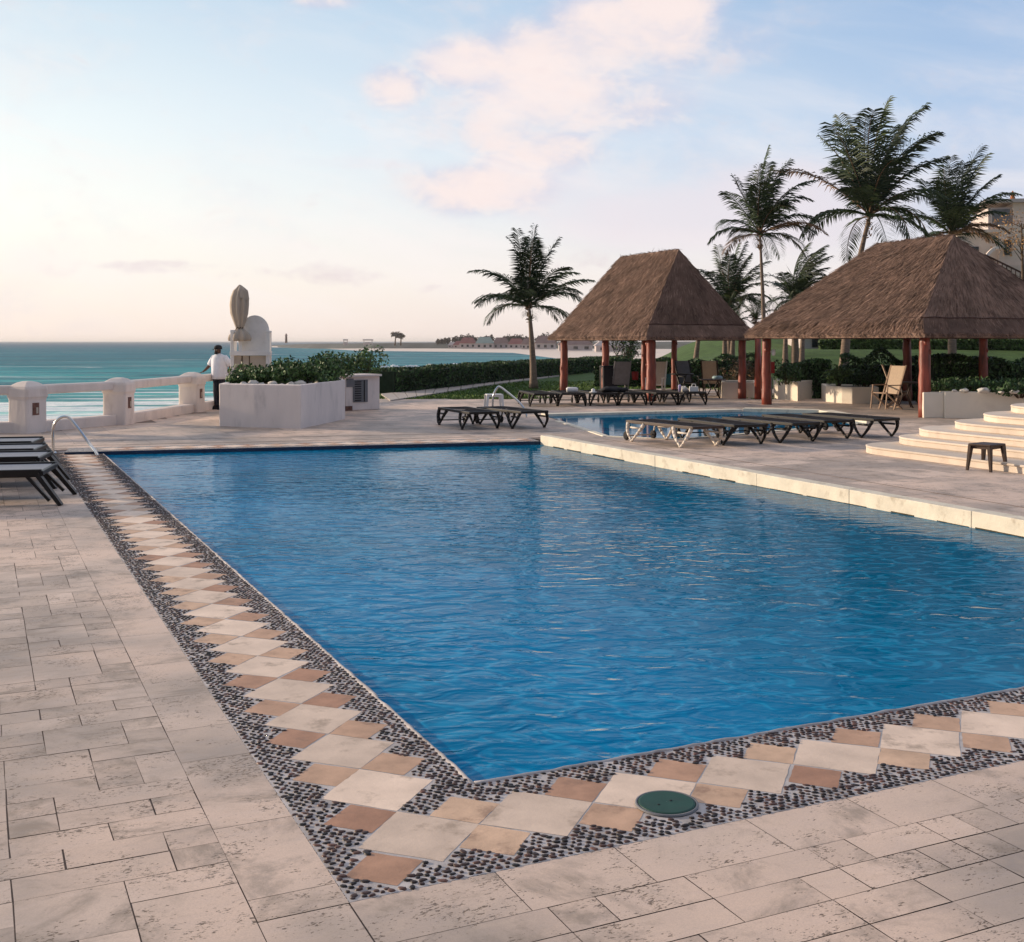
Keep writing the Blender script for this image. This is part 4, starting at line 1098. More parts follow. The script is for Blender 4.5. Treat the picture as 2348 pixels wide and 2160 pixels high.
# ------------------------------------------------------------------ sun loungers
def make_lounger(m_leg, m_frame, m_sling, style, label, group):
    t = thing('sun_lounger', (0, 0, 0), 0, label, 'sun lounger', group)
    zt = .345
    m = MB()
    ring = []
    for s_ in (-1, 1): m.beam((s_ * .31, -.94, zt), (s_ * .31, .94, zt), .045, .055 if style == 'v' else .085)
    m.beam((-.33, -.94, zt), (.33, -.94, zt), .045, .05); m.beam((-.33, .94, zt), (.33, .94, zt), .045, .05)
    m.beam((-.31, .18, zt - .01), (.31, .18, zt - .01), .04, .03); m.beam((-.31, -.4, zt - .01), (.31, -.4, zt - .01), .04, .03)
    o = m.build('frame', m_frame, t); bevel(o, .008)
    m = MB(); n = 14
    rows = []
    for i in range(n + 1):
        y = -.92 + 1.09 * i / n; rows.append([(x * .285, y, zt + .022 - .018 * (1 - x * x)) for x in (-1, -.5, 0, .5, 1)])
    vs = [p for r_ in rows for p in r_]; m.add(vs, [(i * 5 + j, i * 5 + j + 1, (i + 1) * 5 + j + 1, (i + 1) * 5 + j) for i in range(n) for j in range(4)], smooth=True, tone=.5)
    m.build('seat_sling', m_sling, t)
    m = MB(); rows = [[(x * .285, .20 + .71 * i / 8, zt + .024 - .016 * (1 - x * x)) for x in (-1, -.5, 0, .5, 1)] for i in range(9)]
    vs = [p for r_ in rows for p in r_]; m.add(vs, [(i * 5 + j, i * 5 + j + 1, (i + 1) * 5 + j + 1, (i + 1) * 5 + j) for i in range(8) for j in range(4)], smooth=True, tone=.5)
    m.build('backrest', m_sling, t)
    for sx in (-1, 1):
        for sy in (-1, 1):
            m = MB()
            def arc(p0, p1, w0, w1, bow):
                p0, p1 = Vector(p0), Vector(p1); pts = []
                for k in range(6):
                    f = k / 5; p = p0.lerp(p1, f); p.y += bow * math.sin(math.pi * f); p.x += sx * .02 * math.sin(math.pi * f); pts.append(p)
                for k in range(5): m.beam(pts[k], pts[k + 1] + (pts[k + 1] - pts[k]) * .06, w0 + (w1 - w0) * k / 5, .028, w1=w0 + (w1 - w0) * (k + 1) / 5, h1=.028, up=(1, 0, 0)) if False else m.tube([pts[k], pts[k + 1]], [(w0 + (w1 - w0) * k / 5) * .5, (w0 + (w1 - w0) * (k + 1) / 5) * .5], 7, smooth=True)
            if style == 'v':
                foot = (sx * .385, sy * .70, .012)
                arc((sx * .315, sy * .42, zt - .02), foot, .075, .036, -sy * .03); arc((sx * .315, sy * .90, zt - .02), foot, .075, .040, sy * .045)
                m.tube([(sx * .32, sy * .55, zt - .10), (sx * .32, sy * .84, zt - .10)], .018, 6)
                m.blob((foot[0], foot[1], .016), (.034, .04, .017), 1, 4, amp=0)
            else:
                foot = (sx * .36, sy * 1.16, .0)
                m.beam((sx * .315, sy * .90, zt - .01), foot, .05, .085, w1=.04, h1=.075, up=(1, 0, 0))
                m.beam((sx * .30, sy * .78, zt - .03), (sx * .33, sy * 1.03, .05), .03, .04, up=(1, 0, 0))
            m.build('leg', m_leg, t)
    if style == 'v':
        for sx in (-1, 1):
            m = MB(); T = Matrix.Translation((sx * .30, .98, .085)) @ Matrix.Rotation(R(90), 4, 'Y')
            m.lathe([(.03, -.02), (.075, -.02), (.082, -.01), (.082, .01), (.075, .02), (.03, .02)], 16, M=T); m.build('wheel', M_BLACK, t)
        m = MB(); m.tube([(-.3, .98, .085), (.3, .98, .085)], .012, 6); m.tube([(-.3, .9, .32), (-.3, .98, .085)], .018, 6); m.tube([(.3, .9, .32), (.3, .98, .085)], .018, 6); m.build('axle', m_leg, t)
    return t
RZG = math.atan2(E2.y, E2.x)       # loungers follow the pool grid
# row C in front of the second pool, ends towards the camera
c0 = at(1300, 880) + Vector((.62, .25, 0))
def rowpos(p0, k, step, back=0): q = Vector((p0.x, p0.y)) + E2 * step * k + E1 * back; return (q.x, q.y, 0)
lab = ['cream-legged lounger with sunlit legs, first of the row in front of the second pool', 'dark lounger second from the cream-legged one in the row by the second pool', 'dark lounger in the middle of the row of five by the second pool', 'brown lounger second from the curved steps in the row by the second pool', 'dark lounger nearest the curved steps, last of the row of five']
GC = 'sun loungers in front of the second pool'
first = make_lounger(M_CREAMR, M_BROWN, M_SLING, 'v', lab[0], GC); p = rowpos(c0, 0, 1, .75); first.location = p; first.rotation_euler = (0, 0, RZG + R(5))  # cream leg colour stands in for sunlight on dark resin
proto = make_lounger(M_DARK, M_DARK, M_SLING, 'v', lab[1], GC); proto.location = rowpos(c0, 1, 1.02, .78); proto.rotation_euler = (0, 0, RZG + R(-3))
for k in (2, 3, 4): copy_tree(proto, rowpos(c0, k, 1.04, .75 + (.25 if k > 2 else 0)), RZG + R((4, -2, 3)[k - 2]), lab[k])
# pair A
a0 = at(905, 842) + Vector((.42, 0, 0))
GA = 'pair of sun loungers by the steel handrail'
pa = copy_tree(proto, rowpos(a0, 0, 1, .75), RZG + R(-2), 'dark flat lounger on the open deck, left one of the pair by the handrail'); pa['group'] = GA
pa = copy_tree(proto, rowpos(a0, 1, .92, .55), RZG + R(5), 'dark flat lounger under the bent steel handrail, right one of the pair'); pa['group'] = GA
# row B beyond the second pool
GB = 'sun loungers along the far side of the second pool'
b0 = at(1056, 797.5)
lb = ['lounger at the left end of the far row, behind the steel handrail', 'lounger second in the far row, beside the thin palapa post', 'far-row lounger with a rolled white towel on it', 'far-row lounger in front of the thick palapa post', 'far-row lounger in front of the beige high-backed chair', 'far-row lounger at the right end, with bags left on it']
rowb = []
for k in range(6):
    q = Vector((b0.x, b0.y)) + Vector((.985, .17)) * (.86 * k)
    o = copy_tree(proto, (q.x, q.y + .75, 0), R(10) + R((2, -3, 1, -2, 3, 0)[k]), lb[k]); o['group'] = GB; rowb.append(Vector((q.x, q.y + .75)))
# row D at the left, grey slings
GD = 'grey loungers lined up on the left deck'
ld = ['nearest of the grey slatted loungers at the left edge', 'second grey lounger from the camera at the left edge', 'third grey lounger from the camera at the left edge', 'farthest grey lounger of the left row, nearest the balustrade']
ends = [(-5.36, 13.38), (-6.0, 14.85), (-6.5, 15.92), (-7.0, 17.05)]
for k in range(4):
    q = Vector(ends[k]) - Vector((.98, .2)) * .94
    if k == 0: pd = make_lounger(M_DARK, M_DARK, M_SLING_G, 'd', ld[0], GD); pd.location = (q.x, q.y, ZN); pd.rotation_euler = (0, 0, R(11.5) - R(90)); pd.scale = (1.35, 1, 1.04)
    else: copy_tree(pd, (q.x, q.y, ZN), R(11.5) - R(90), ld[k])

# small things left on the far row
def small(name, mb, mt, loc, label, cat, rz=0, group=None):
    o = mb.build(name, mt, loc=loc, rz=rz); return tag(o, label, cat, group)
m = MB(); m.tube([(-.16, 0, .07), (-.12, 0, .075), (.12, .01, .075), (.16, 0, .07)], [.05, .075, .075, .05], 12); small('towel', m, M_PAINTW, (rowb[1].x + .10, rowb[1].y - .55, .37), 'rolled white towel on a lounger beside the thin palapa post', 'towel')
m = MB(); m.lathe([(.11, 0), (.10, .015), (.055, .02), (.052, .08), (.03, .10), (.002, .105)], 16); small('sun_hat', m, M_PAINTW, (rowb[2].x - .15, rowb[2].y - .55, .37), 'small white sun hat on a far-row lounger, right of the rolled towel', 'hat')
m = MB(); m.blob((0, 0, .07), (.3, .2, .09), 3, 6, amp=.2); m.blob((.3, .1, .06), (.22, .18, .07), 5, 6, amp=.2); small('clothes_pile', m, M_BLACK, (rowb[2].x + .35, rowb[2].y - .3, .36), 'heap of dark clothes spread over the far-row loungers', 'clothes')
m = MB(); m.lathe([(.035, 0), (.045, .12), (.047, .13), (.04, .13)], 14); m.blob((0, 0, .16), (.05, .05, .045), 2, 5, amp=.1); small('cup', m, mat('lilac_plastic', (.45, .38, .62), .5), (rowb[4].x + .62, rowb[4].y - .5, .37), 'lilac cup on the last lounger but one, far row', 'cup')
m = MB(); m.prism([(-.12, -.06), (.12, -.06), (.12, .06), (-.12, .06)], 0, .14); m.tube([(-.06, 0, .13), (-.045, 0, .21), (.045, 0, .21), (.06, 0, .13)], .012, 6); o = small('tote_bag', m, M_PAINTW, (rowb[5].x + .20, rowb[5].y - .45, .37), 'white tote bag on the lounger at the right end of the far row', 'bag'); bevel(o, .03)
m = MB(); m.blob((0, 0, .07), (.11, .09, .09), 8, 6, amp=.2); small('cloth_bundle', m, M_STONE, (rowb[5].x - .08, rowb[5].y - .5, .36), 'small pale bundle beside the white tote bag', 'bundle')

# side tables
def side_table(name, loc, w, d_, h, mt, mtop, label, rz=0, leg=.035):
    t = thing(name, loc, rz, label, 'side table')
    m = MB(); m.box((0, 0, h - .015), (w, d_, .03), tone=.5); o = m.build('table_top', mtop, t); bevel(o, .012, 3)
    m = MB(); m.box((0, 0, h - .05), (w - .06, d_ - .06, .04), tone=.5); m.build('apron', mt, t)
    for sx in (-1, 1):
        for sy in (-1, 1):
            m = MB(); m.beam((sx * (w / 2 - .03), sy * (d_ / 2 - .03), h - .03), (sx * (w / 2 + .005), sy * (d_ / 2 + .005), 0), leg * 2.1, leg, w1=leg * .9, h1=leg * .7, up=(0, 1, 0)); m.build('leg', mt, t)
    return t
q = at(1949, 926); side_table('side_table', (q.x, q.y + .22, 0), .40, .34, .375, M_BROWN, M_BROWN, 'small brown low table standing in front of the curved steps', rz=R(38), leg=.04)
q = at(970, 801); side_table('side_table', (colx(969, 29.5), 29.5, 0), .42, .4, .45, M_PAINTW, M_PAINTW, 'small white side table beside the bent steel handrail', rz=R(10))
# skimmer lid
lid = thing('skimmer_lid', (*at(1308, 1579, ZN).xy, ZN + .004), 0, 'round dark green skimmer lid set in the pebble border', 'lid')
m = MB(); m.lathe([(.001, .009), (.105, .009), (.112, .007), (.115, .0)], 48, caps=False, smooth=False); m.build('cover', M_GREENLID, lid)
m = MB(); m.lathe([(.115, .0), (.116, .006), (.124, .006), (.126, 0)], 48, caps=False); m.build('rim', M_GREY, lid)
m = MB()
for (x, y) in ((.018, .01), (-.035, -.03)): m.lathe([(.001, .0015), (.005, .0015), (.006, 0)], 10, c=(x, y, .009), caps=False)
m.build('finger_hole', M_BLACK, lid)

# ------------------------------------------------------------------ curved steps and low wall on the right
st = MB()
sdir = Vector((.40, -.9165)); sn = Vector((.9165, .40))
def step_poly(o0, r_, ln, depth=7.0):
    """slab whose camera-side edge runs from its rounded far tip o0 along sdir"""
    pts = []
    o0 = Vector(o0)
    for k in range(9):                                   # rounded far-left nose
        a_ = math.pi / 2 * (1 - k / 8)
        c = o0 + sn * r_ + sdir * r_
        pts.append(c - sn * r_ * math.cos(a_) - sdir * r_ * math.sin(a_))
    pts = [o0 + sn * depth] + pts + [o0 + sdir * ln, o0 + sdir * ln + sn * depth]
    return [tuple(p) for p in pts]
tips = [(5.50, 18.95), (6.08, 19.2), (6.42, 19.35), (6.95, 19.3), (7.42, 19.4), (8.0, 19.8)]
RS = .12
for i, tp in enumerate(tips):
    z0 = i * RS - (.05 if i == 0 else 0)
    body = step_poly(tp, .7 + .1 * i, 12, 9 - i * .3); st.prism([(x, y) for x, y in body], z0, (i + 1) * RS - .035, tone=random.random())
    c = Vector(tp) + sn * 3 + sdir * 3
    nose = step_poly(tuple(Vector(tp) - sn * .02 - sdir * .0), .72 + .1 * i, 12.02, 9.02 - i * .3)
    st.prism([(x, y) for x, y in nose], (i + 1) * RS - .035, (i + 1) * RS, tone=random.random())
o = st.build('garden_steps', M_STEP); bevel(o, .012, 2); tag(o, 'broad pale stone steps curving up at the right edge of the deck', 'steps')
# white wall right of the palapa post
lw = MB(); w0 = at(1812, 820); 
lw.prism([(w0.x, w0.y), (w0.x + .45, w0.y - .05), (w0.x + .45, w0.y + .3), (w0.x, w0.y + .35)], 0, .60, tone=.5)
lw.prism([(w0.x + .452, w0.y - .12), (22, 23.6), (22, 25.4), (w0.x + .452, w0.y + .25)], 0, .62, tone=.5)
o = lw.build('garden_wall', M_WALLCR); bevel(o, .015); tag(o, 'low cream garden wall behind the curved steps, right of the thick post', 'wall')

# ------------------------------------------------------------------ planters and furniture under the palapas
def planter(pts, h, label, seed=0, plants=()):
    o0 = Vector(pts[0]); t = thing('planter', (o0.x, o0.y, 0), 0, label, 'planter', 'low cream planters under the palapas')
    r_ = [tuple(Vector(p) - o0) for p in pts]; c = Vector((sum(p[0] for p in r_) / len(r_), sum(p[1] for p in r_) / len(r_)))
    i_ = [tuple(c + (Vector(p) - c) * .86) for p in r_]; n = len(r_); m = MB()
    vs = [(x, y, 0) for x, y in r_] + [(x, y, h) for x, y in r_] + [(x, y, h) for x, y in i_] + [(x, y, h - .12) for x, y in i_]
    m.add(vs, [(i, (i + 1) % n, n + (i + 1) % n, n + i) for i in range(n)] + [(n + i, n + (i + 1) % n, 2 * n + (i + 1) % n, 2 * n + i) for i in range(n)] + [(2 * n + i, 2 * n + (i + 1) % n, 3 * n + (i + 1) % n, 3 * n + i) for i in range(n)], tone=.5)
    o = m.build('planter_wall', M_WALLCR, t); bevel(o, .015)
    m = MB(); m.add([(x, y, h - .05) for x, y in i_], [tuple(range(n))]); m.build('soil', M_SOIL, t)
    return t
def pl(pxs, depth): 
    q = [at(x, y) for x, y in pxs]; q = [(p.x, p.y) for p in q]; return q + [(q[-1][0] + .3, q[-1][1] + depth), (q[0][0] + .3, q[0][1] + depth)]
planter(pl([(1415, 780), (1479, 781), (1484, 780)], 1.6), .50, 'planter with a bright lit end under the right half of the smaller palapa')
planter(pl([(1526, 783), (1566, 787), (1581, 784)], 1.6) if False else pl([(1520, 782), (1565, 787), (1572, 784), (1622, 779)], 1.5), .58, 'planter left of the gap in the hedge under the larger palapa')
planter(pl([(1620, 788), (1652, 791), (1672, 792), (1724, 792)], 1.6), .48, 'planter with one sunlit face, beside the reclining beige chairs')
# hedges behind them
def H2(pxa, Ya, pxb, Yb): return [(colx(pxa, Ya), Ya), (colx(pxb, Yb), Yb)]
hedge('hedge', H2(1540, 36.6, 1625, 36.6), 1.15, .8, 'dark clipped hedge behind the planter left of the gap, larger palapa', 3000, .06, 3)
hedge('hedge', H2(1650, 35.8, 1800, 35.2), 1.15, .9, 'rounded dark hedge behind the beige chairs under the larger palapa', 4200, .06, 4, hvar=.22)
hedge('hedge', H2(1815, 33.0, 2120, 33.5), 1.25, 1.2, 'long dark hedge right of the thick palapa post, behind the low wall', 9000, .065, 5, hvar=.08)
hedge('hedge', H2(1170, 46.5, 1270, 46), 1.0, .9, 'hedge behind the black box under the smaller palapa', 3200, .07, 6)
hedge('hedge', H2(1276, 45.5, 1510, 44.5), 1.1, 1.0, 'long dark hedge behind the tables of the smaller palapa', 6000, .07, 7, hvar=.12)
shrub('shrub', (colx(1543, 34.7), 34.7, .5), (.55, .5, .40), 'spiky shrub in the planter beside the left post of the larger palapa', seed=81, n=700, leaf=.06, mats=M_LEAFD)
shrub('shrub', (colx(1645, 34.0), 34.0, .42), (.48, .45, .45), 'loose pale-tipped shrub over the sunlit planter face', seed=82, n=900, leaf=.055)
shrub('shrub', (colx(1700, 34.6), 34.6, .42), (.6, .45, .42), 'dark shrub in the planter just left of the beige chairs', seed=83, n=800, leaf=.055, mats=M_LEAFD)
shrub('shrub', (colx(1455, 39.5), 39.5, .40), (.8, .5, .5), 'reddish green shrub in the planter of the smaller palapa', seed=84, n=900, leaf=.06, mats=mat('reddish_leaf', (.05, .055, .028), .6, tone=.5, hue2=(.14, .08, .04)))
for i, (px, Y) in enumerate(((1850, 27.8), (1900, 27.3), (1955, 26.8), (2000, 26.4))):
    shrub('shrub', (colx(px, Y), Y, .5), (.7, .45, .26), ('low silvery plant on the garden wall nearest the thick post', 'low plant on the garden wall, second from the post', 'tangled dark plant on the garden wall over the steps', 'dark plant on the garden wall at the right edge')[i], seed=90 + i, n=900, leaf=.05, mats=M_LEAFD, group='plants along the garden wall')
for i, (px, Y) in enumerate(((1872, 26.9), (1893, 26.8), (1930, 26.5), (1965, 26.2), (1990, 26.1))):
    m = MB(); r_ = .045 + .025 * (i % 3); m.blob((0, 0, r_ * .5), (r_ * 1.4, r_, r_ * .6), i + 40, 7, amp=.35)
    tag(m.build('stone', M_STONE, loc=(colx(px, Y), Y, .62)), f'pale stone on top of the cream garden wall, {ORD[i]} from the thick post', 'stone', 'pale stones on the garden wall')

def high_chair(loc, rz, mt, mfr, label, group=None):
    """folding garden chair: reclined sling back, seat, crossed legs, armrests"""
    t = thing('garden_chair', loc, rz, label, 'garden chair', group)
    m = MB(); m.add([(-.24, -.22, .44), (.24, -.22, .44), (.24, .20, .40), (-.24, .20, .40)], [(0, 1, 2, 3)], tone=.5); m.add([(-.24, -.22, .425), (.24, -.22, .425), (.24, .20, .385), (-.24, .20, .385)], [(3, 2, 1, 0)], tone=.5); m.build('seat', mt, t)
    m = MB(); m.beam((0, .20, .40), (0, .46, 1.14), .46, .025, up=(0, 1, 0)); m.build('backrest', mt, t)
    for sx in (-.26, .26):
        m = MB(); m.beam((sx, .47, 1.16), (sx, .02, 0), .03, .04, up=(1, 0, 0)); m.build('back_leg', mfr, t)
        m = MB(); m.beam((sx * .95, -.26, .46), (sx * .95, .34, 0), .03, .04, up=(1, 0, 0)); m.build('front_leg', mfr, t)
        m = MB(); m.beam((sx, -.22, .64), (sx, .30, .64), .05, .025); m.beam((sx, -.2, .63), (sx, -.28, .02), .025, .03, up=(1, 0, 0)); m.build('armrest', mfr, t)
    for q0_ in (((-.26, -.23, .44), (.26, -.23, .44), .03), ((-.26, .3, .06), (.26, .3, .06), .025)): m = MB(); m.beam(q0_[0], q0_[1], q0_[2], q0_[2]); m.build('stretcher', mfr, t)
    return t
M_FRW = mat('pale_teak', (.30, .20, .14), .7, .2, 9)
q = at(1738, 803); high_chair((q.x, q.y, 0), R(-62), M_BEIGE, M_FRW, 'beige reclined chair left of the thick red post, nearest the camera')
q = at(1778, 800); high_chair((q.x, q.y + .5, 0), R(75), M_BEIGE, M_FRW, 'beige chair beyond the small table, close to the thick red post')
q = at(1289, 784); high_chair((q.x + .05, q.y + .8, 0), R(-20), M_BEIGE, M_CREAMR, 'beige high-backed chair right of the thick post of the smaller palapa')
q = at(1224, 783); high_chair((q.x, q.y + 1.6, 0), R(190), M_GREY, M_GREY, 'grey chair left of the thick post of the smaller palapa')
q = at(1413, 780); high_chair((q.x, q.y + 1.6, 0), R(160), M_BEIGE, M_BROWN, 'beige-backed chair behind the dark table by the lit planter')
q = at(1372, 783); high_chair((q.x, q.y + 2.2, 0), R(20), M_GREY, M_DARK, 'dark chair between the round table and the beige-backed chair')
def round_table(loc, r_, h, mt, label):
    t = thing('round_table', loc, 0, label, 'table')
    m = MB(); m.lathe([(.001, .0), (r_ - .01, .0), (r_, .01), (r_, .025), (r_ - .01, .035), (.001, .035)], 28, c=(0, 0, h - .035), smooth=False, caps=False); m.build('table_top', mt, t)
    for k in range(4):
        a_ = k * math.pi / 2 + .6; m = MB(); m.tube([(r_ * .55 * math.cos(a_), r_ * .55 * math.sin(a_), h - .03), (.08 * math.cos(a_), .08 * math.sin(a_), h * .5), (r_ * .75 * math.cos(a_), r_ * .75 * math.sin(a_), 0)], .018, 7); m.build('leg', mt, t)
    return t
q = at(1348, 781); round_table((q.x, q.y + 1.2, 0), .40, .74, M_DARK, 'round dark table right of the beige high-backed chair')
q = at(1770, 800); round_table((colx(1775, 31.2), 31.2, 0), .36, .70, M_BROWN, 'small round table between the two beige chairs by the thick post')
q = at(1405, 783); round_table((q.x, q.y + .6, 0), .42, .60, M_BROWN, 'low brown table in front of the beige-backed chair')
# black box and red cloth, teal cloth
bb = thing('waste_bin', (colx(1194, 37.4), 37.4, 0), R(12), 'large black bin under the left side of the smaller palapa', 'bin')
m = MB(); m.box((0, 0, .47), (.46, .46, .94), taper=1.06); o = m.build('bin_body', M_BLACK, bb); bevel(o, .03, 3)
m = MB(); m.box((0, 0, .975), (.53, .53, .06), taper=.9); o = m.build('lid', M_BLACK, bb); bevel(o, .015)
m = MB(); m.loft([[(x * w_, y * .03, z) for x, y in ((-1, -1), (1, -1), (1, 1), (-1, 1))] for z, w_ in ((0, .09), (.12, .10), (.22, .11), (.27, .10))]); small('red_towel', m, M_RED, (colx(1244, 37.6), 37.3, .55), 'red towel hung on the grey chair left of the thick post', 'towel', R(10))
m = MB(); m.loft([[(x * w_, y * .025, z) for x, y in ((-1, -1), (1, -1), (1, 1), (-1, 1))] for z, w_ in ((0, .10), (.2, .11), (.34, .10))]); small('teal_towel', m, M_TEAL, (colx(1310, 36.6), 36.6, .42), 'teal towel hanging between the beige chair and the round table', 'towel', R(10))
m = MB(); m.box((0, 0, 0), (.22, .12, .34)); o = small('hose_box', m, M_RED, (colx(1512, 34.4), 34.4, hz(721, 34.4)), 'red hose box on a stand behind the left post of the larger palapa', 'box'); bevel(o, .02)
m = MB(); m.box((0, 0, .35), (.08, .06, .75)); small('box_stand', m, M_GREY, (colx(1512, 34.52), 34.52, 0), 'short grey stand holding the red hose box', 'stand')
# white glass on the brown table
m = MB(); m.lathe([(.16, 0), (.17, .05), (.12, .09), (.1, .09)], 16); small('bowl', m, mat('pale_blue_plastic', (.35, .5, .55), .4), (colx(1403, 37.3), 36.9, .60), 'pale blue bowl on the low brown table', 'bowl')

# ------------------------------------------------------------------ lawn hedge, path, slopes
hl = [(-4.5, 40.0), (-2.9, 44.6), (-.7, 52.4), (2.6, 62.2), (7.5, 76.0)]
hedge('hedge', hl, .80, 1.1, 'long low clipped hedge along the seaward edge of the lawn', 19000, .07, 11, hvar=.04)
pth = MB(); pl_ = [at(747, 774), at(855, 762.5), at(970, 748.5), at(1098, 735.8)]; pr_ = [at(765, 787), at(849, 774), at(970, 754.5), at(1098, 738)]
for i in range(3):
    k = 5
    for j in range(k):
        a_ = pl_[i].lerp(pl_[i + 1], (j + .03) / k); b_ = pl_[i].lerp(pl_[i + 1], (j + .97) / k); c_ = pr_[i].lerp(pr_[i + 1], (j + .97) / k); d_ = pr_[i].lerp(pr_[i + 1], (j + .03) / k)
        pth.prism([a_.xy, b_.xy, c_.xy, d_.xy], -.05, .03)
o = pth.build('garden_path', M_PATH); tag(o, kind='structure')
# grass blades near the lawn edge
gm = MB(); rnd = random.Random(5)
for _ in range(16000):
    x = rnd.uniform(-4.5, 9); y = 35.9 + (rnd.random() ** 1.5) * 16
    if x < -4.4 + (y - 38) * .34: continue
    if inside((x, y), [tuple(p.xy) for p in pl_] + [tuple(p.xy) for p in reversed(pr_)]): continue
    if 1.0 < x < 7.4 and y < 43.5 and inside((x, y), deck_outer): continue
    a_ = rnd.uniform(0, 6.28); w_ = .03; h_ = rnd.uniform(.03, .08); z = lawn_z(x, y)
    gm.add([(x - w_ * math.cos(a_), y - w_ * math.sin(a_), z), (x + w_ * math.cos(a_), y + w_ * math.sin(a_), z), (x + rnd.uniform(-.03, .03), y + rnd.uniform(-.03, .03), z + h_)], [(0, 1, 2)], 0, rnd.random())
tag(gm.build('grass', M_GRASS), kind='stuff')
hedge('hedge', [(colx(1610, 60), 60), (colx(1830, 58), 58), (colx(2150, 56), 56)], .48, 1.6, 'broad mid-green hedge across the top of the garden slope', 16000, .10, 12, zf=lawn_z, hvar=.08, mats=mat('slope_leaf', (.045, .085, .022), .7, .3, 2, tone=.5, hue2=(.09, .14, .04)))
# pale low building under the trees on top of the slope
bw = thing('garden_building', (colx(1578, 64), 64, 1.15), 0, 'long low pale building with dark window slots on top of the slope', 'building')
m = MB(); m.box((6, 2.5, .2), (12, 4, 2.2), tone=.5); m.build('wall', M_HOTELG, bw)
m = MB(); m.box((6, 2.3, 1.38), (12.6, 5.0, .16), tone=.5); m.build('roof', M_WHITE, bw)
for (x, w_) in ((1.3, 1.5), (3.6, 1.9), (7.2, 2.4), (10.2, 1.8)):
    m = MB(); m.box((x, .47, .62), (w_, .08, .62)); m.build('window', M_GLASS, bw)
# pale tree trunks and a bare tree seen under the eaves
for i, (px, Y, ln, lb_) in enumerate(((1363, 50, .3, 'thin bare pale trunk seen under the middle of the smaller palapa roof'), (1422, 50, 0, 'pale upright trunk seen under the right of the smaller palapa roof'), (1436, 52, .1, 'greyer trunk close beside the pale upright trunk'), (1487.5, 49, -.1, 'lone pale trunk on the lawn beyond the gap between the palapas'), (1540, 47, .05, 'thin pinkish trunk under the left part of the larger roof'), (1572, 46, .1, 'thicker pale trunk under the left part of the larger roof'))):
    X = colx(px, Y); palm((X, Y, lawn_z(X, Y)), 2.7 - lawn_z(X, Y), 1.0, lb_, 50 + i, (ln, 0), nf=12, trunk_r=.11, group='palms whose trunks show under the roofs', lowf=.3)
rnd = random.Random(77)
bt_ = thing('bare_tree', (colx(1212, 49), 49, 0), 0, 'small windswept bushy tree on the lawn behind the smaller palapa', 'tree')
m = MB(); lf = MB()
def branch(p, d, l, r_, dep):
    pts = [p]; q = p.copy(); dd = d.copy()
    for k in range(4): dd = (dd + Vector((rnd.gauss(0, .14), rnd.gauss(0, .14), .04))).normalized(); q = q + dd * l / 4; pts.append(q.copy())
    m.tube(pts, [r_ * (1 - .12 * k) for k in range(5)], 6)
    if dep < 4:
        for _ in range(3): branch(q, (dd + Vector((rnd.gauss(0, .55), rnd.gauss(0, .5), rnd.gauss(.1, .3)))).normalized(), l * .68, r_ * .55, dep + 1)
    if dep >= 2: leafcloud(lf, lambda g_: ((q.x + g_.gauss(0, .13), q.y + g_.gauss(0, .13), q.z + g_.gauss(0, .11)), (0, 0, 1)), 9, .06, rnd)
branch(Vector((0, 0, 0)), Vector((.1, 0, 1)), .75, .07, 0)
m.build('trunk', M_TWIG, bt_); lf.build('crown', M_LEAFD, bt_)

# ------------------------------------------------------------------ hotel at the right edge
ht = thing('hotel', (colx(1960, 84), 84, 1.5), R(-12), 'stepped cream hotel building rising at the right edge behind the palms', 'building')
k = 84 / FPX
def hb(name, x0, x1, y0, y1, dpt, mt, dy=0, par=ht):
    """facade block given by its measured edges"""
    X0, X1 = (x0 - 1960) * k, (x1 - 1960) * k; Z0, Z1 = hz(y1, 84) - 1.5, hz(y0, 84) - 1.5
    m = MB(); m.box(((X0 + X1) / 2, dy + dpt / 2, (Z0 + Z1) / 2), (X1 - X0, dpt, Z1 - Z0), tone=.5); return m.build(name, mt, par)
hb('wall', 1868, 2200, 520, 700, 8, M_HOTEL, .0)
hb('wall', 1885, 1962, 455, 520, 7, M_HOTEL, .6)
hb('wall', 1945, 1990, 404, 455, 7, M_HOTELG, 1.0)
hb('wall', 1962, 2200, 440, 520, 7, M_HOTEL, .3)
hb('wall', 1990, 2200, 396, 441, 7, M_HOTEL, .8)
hb('roof_slab', 1938, 2205, 389, 396, 8, M_HOTELG, .4)
hb('roof_slab', 1880, 1965, 449, 455, 7.6, M_HOTEL, .2)
hb('loggia', 1951, 1985, 408, 440, .2, M_GREY, .85)
w_ = hb('window', 1970, 1984, 470, 500, .15, M_GLASS, .2); hb('window_frame', 1969, 1985, 467, 470, .12, M_PAINTW, .12, w_)
hb('window', 1905, 1925, 482, 506, .15, M_GLASS, .5)
# arched opening and sloping wooden stair rail
m = MB()
for j in range(12):
    a0_, a1_ = math.pi / 2 * j / 12, math.pi / 2 * (j + 1) / 12; cx_, cz_ = (1968 - 1960) * k, hz(520, 84) - 1.5; r_ = 1.35
    m.beam((cx_ - r_ * math.cos(a0_), -.25, cz_ + r_ * math.sin(a0_)), (cx_ - r_ * math.cos(a1_), -.25, cz_ + r_ * math.sin(a1_)), .5, .22)
m.build('arch', M_WHITE, ht)
m = MB(); p0 = Vector(((1930 - 1960) * k, -.6, hz(500, 84) - 1.5)); p1 = Vector(((2020 - 1960) * k, -.6, hz(548, 84) - 1.5))
m.beam(p0, p1, .1, .12); m.beam(p0 - Vector((0, 0, .9)), p1 - Vector((0, 0, .9)), .1, .12)
for j in range(12): q = p0.lerp(p1, j / 11); m.beam(q, q - Vector((0, 0, .9)), .06, .06, up=(1, 0, 0))
m.build('stair_railing', M_BEAM, ht)
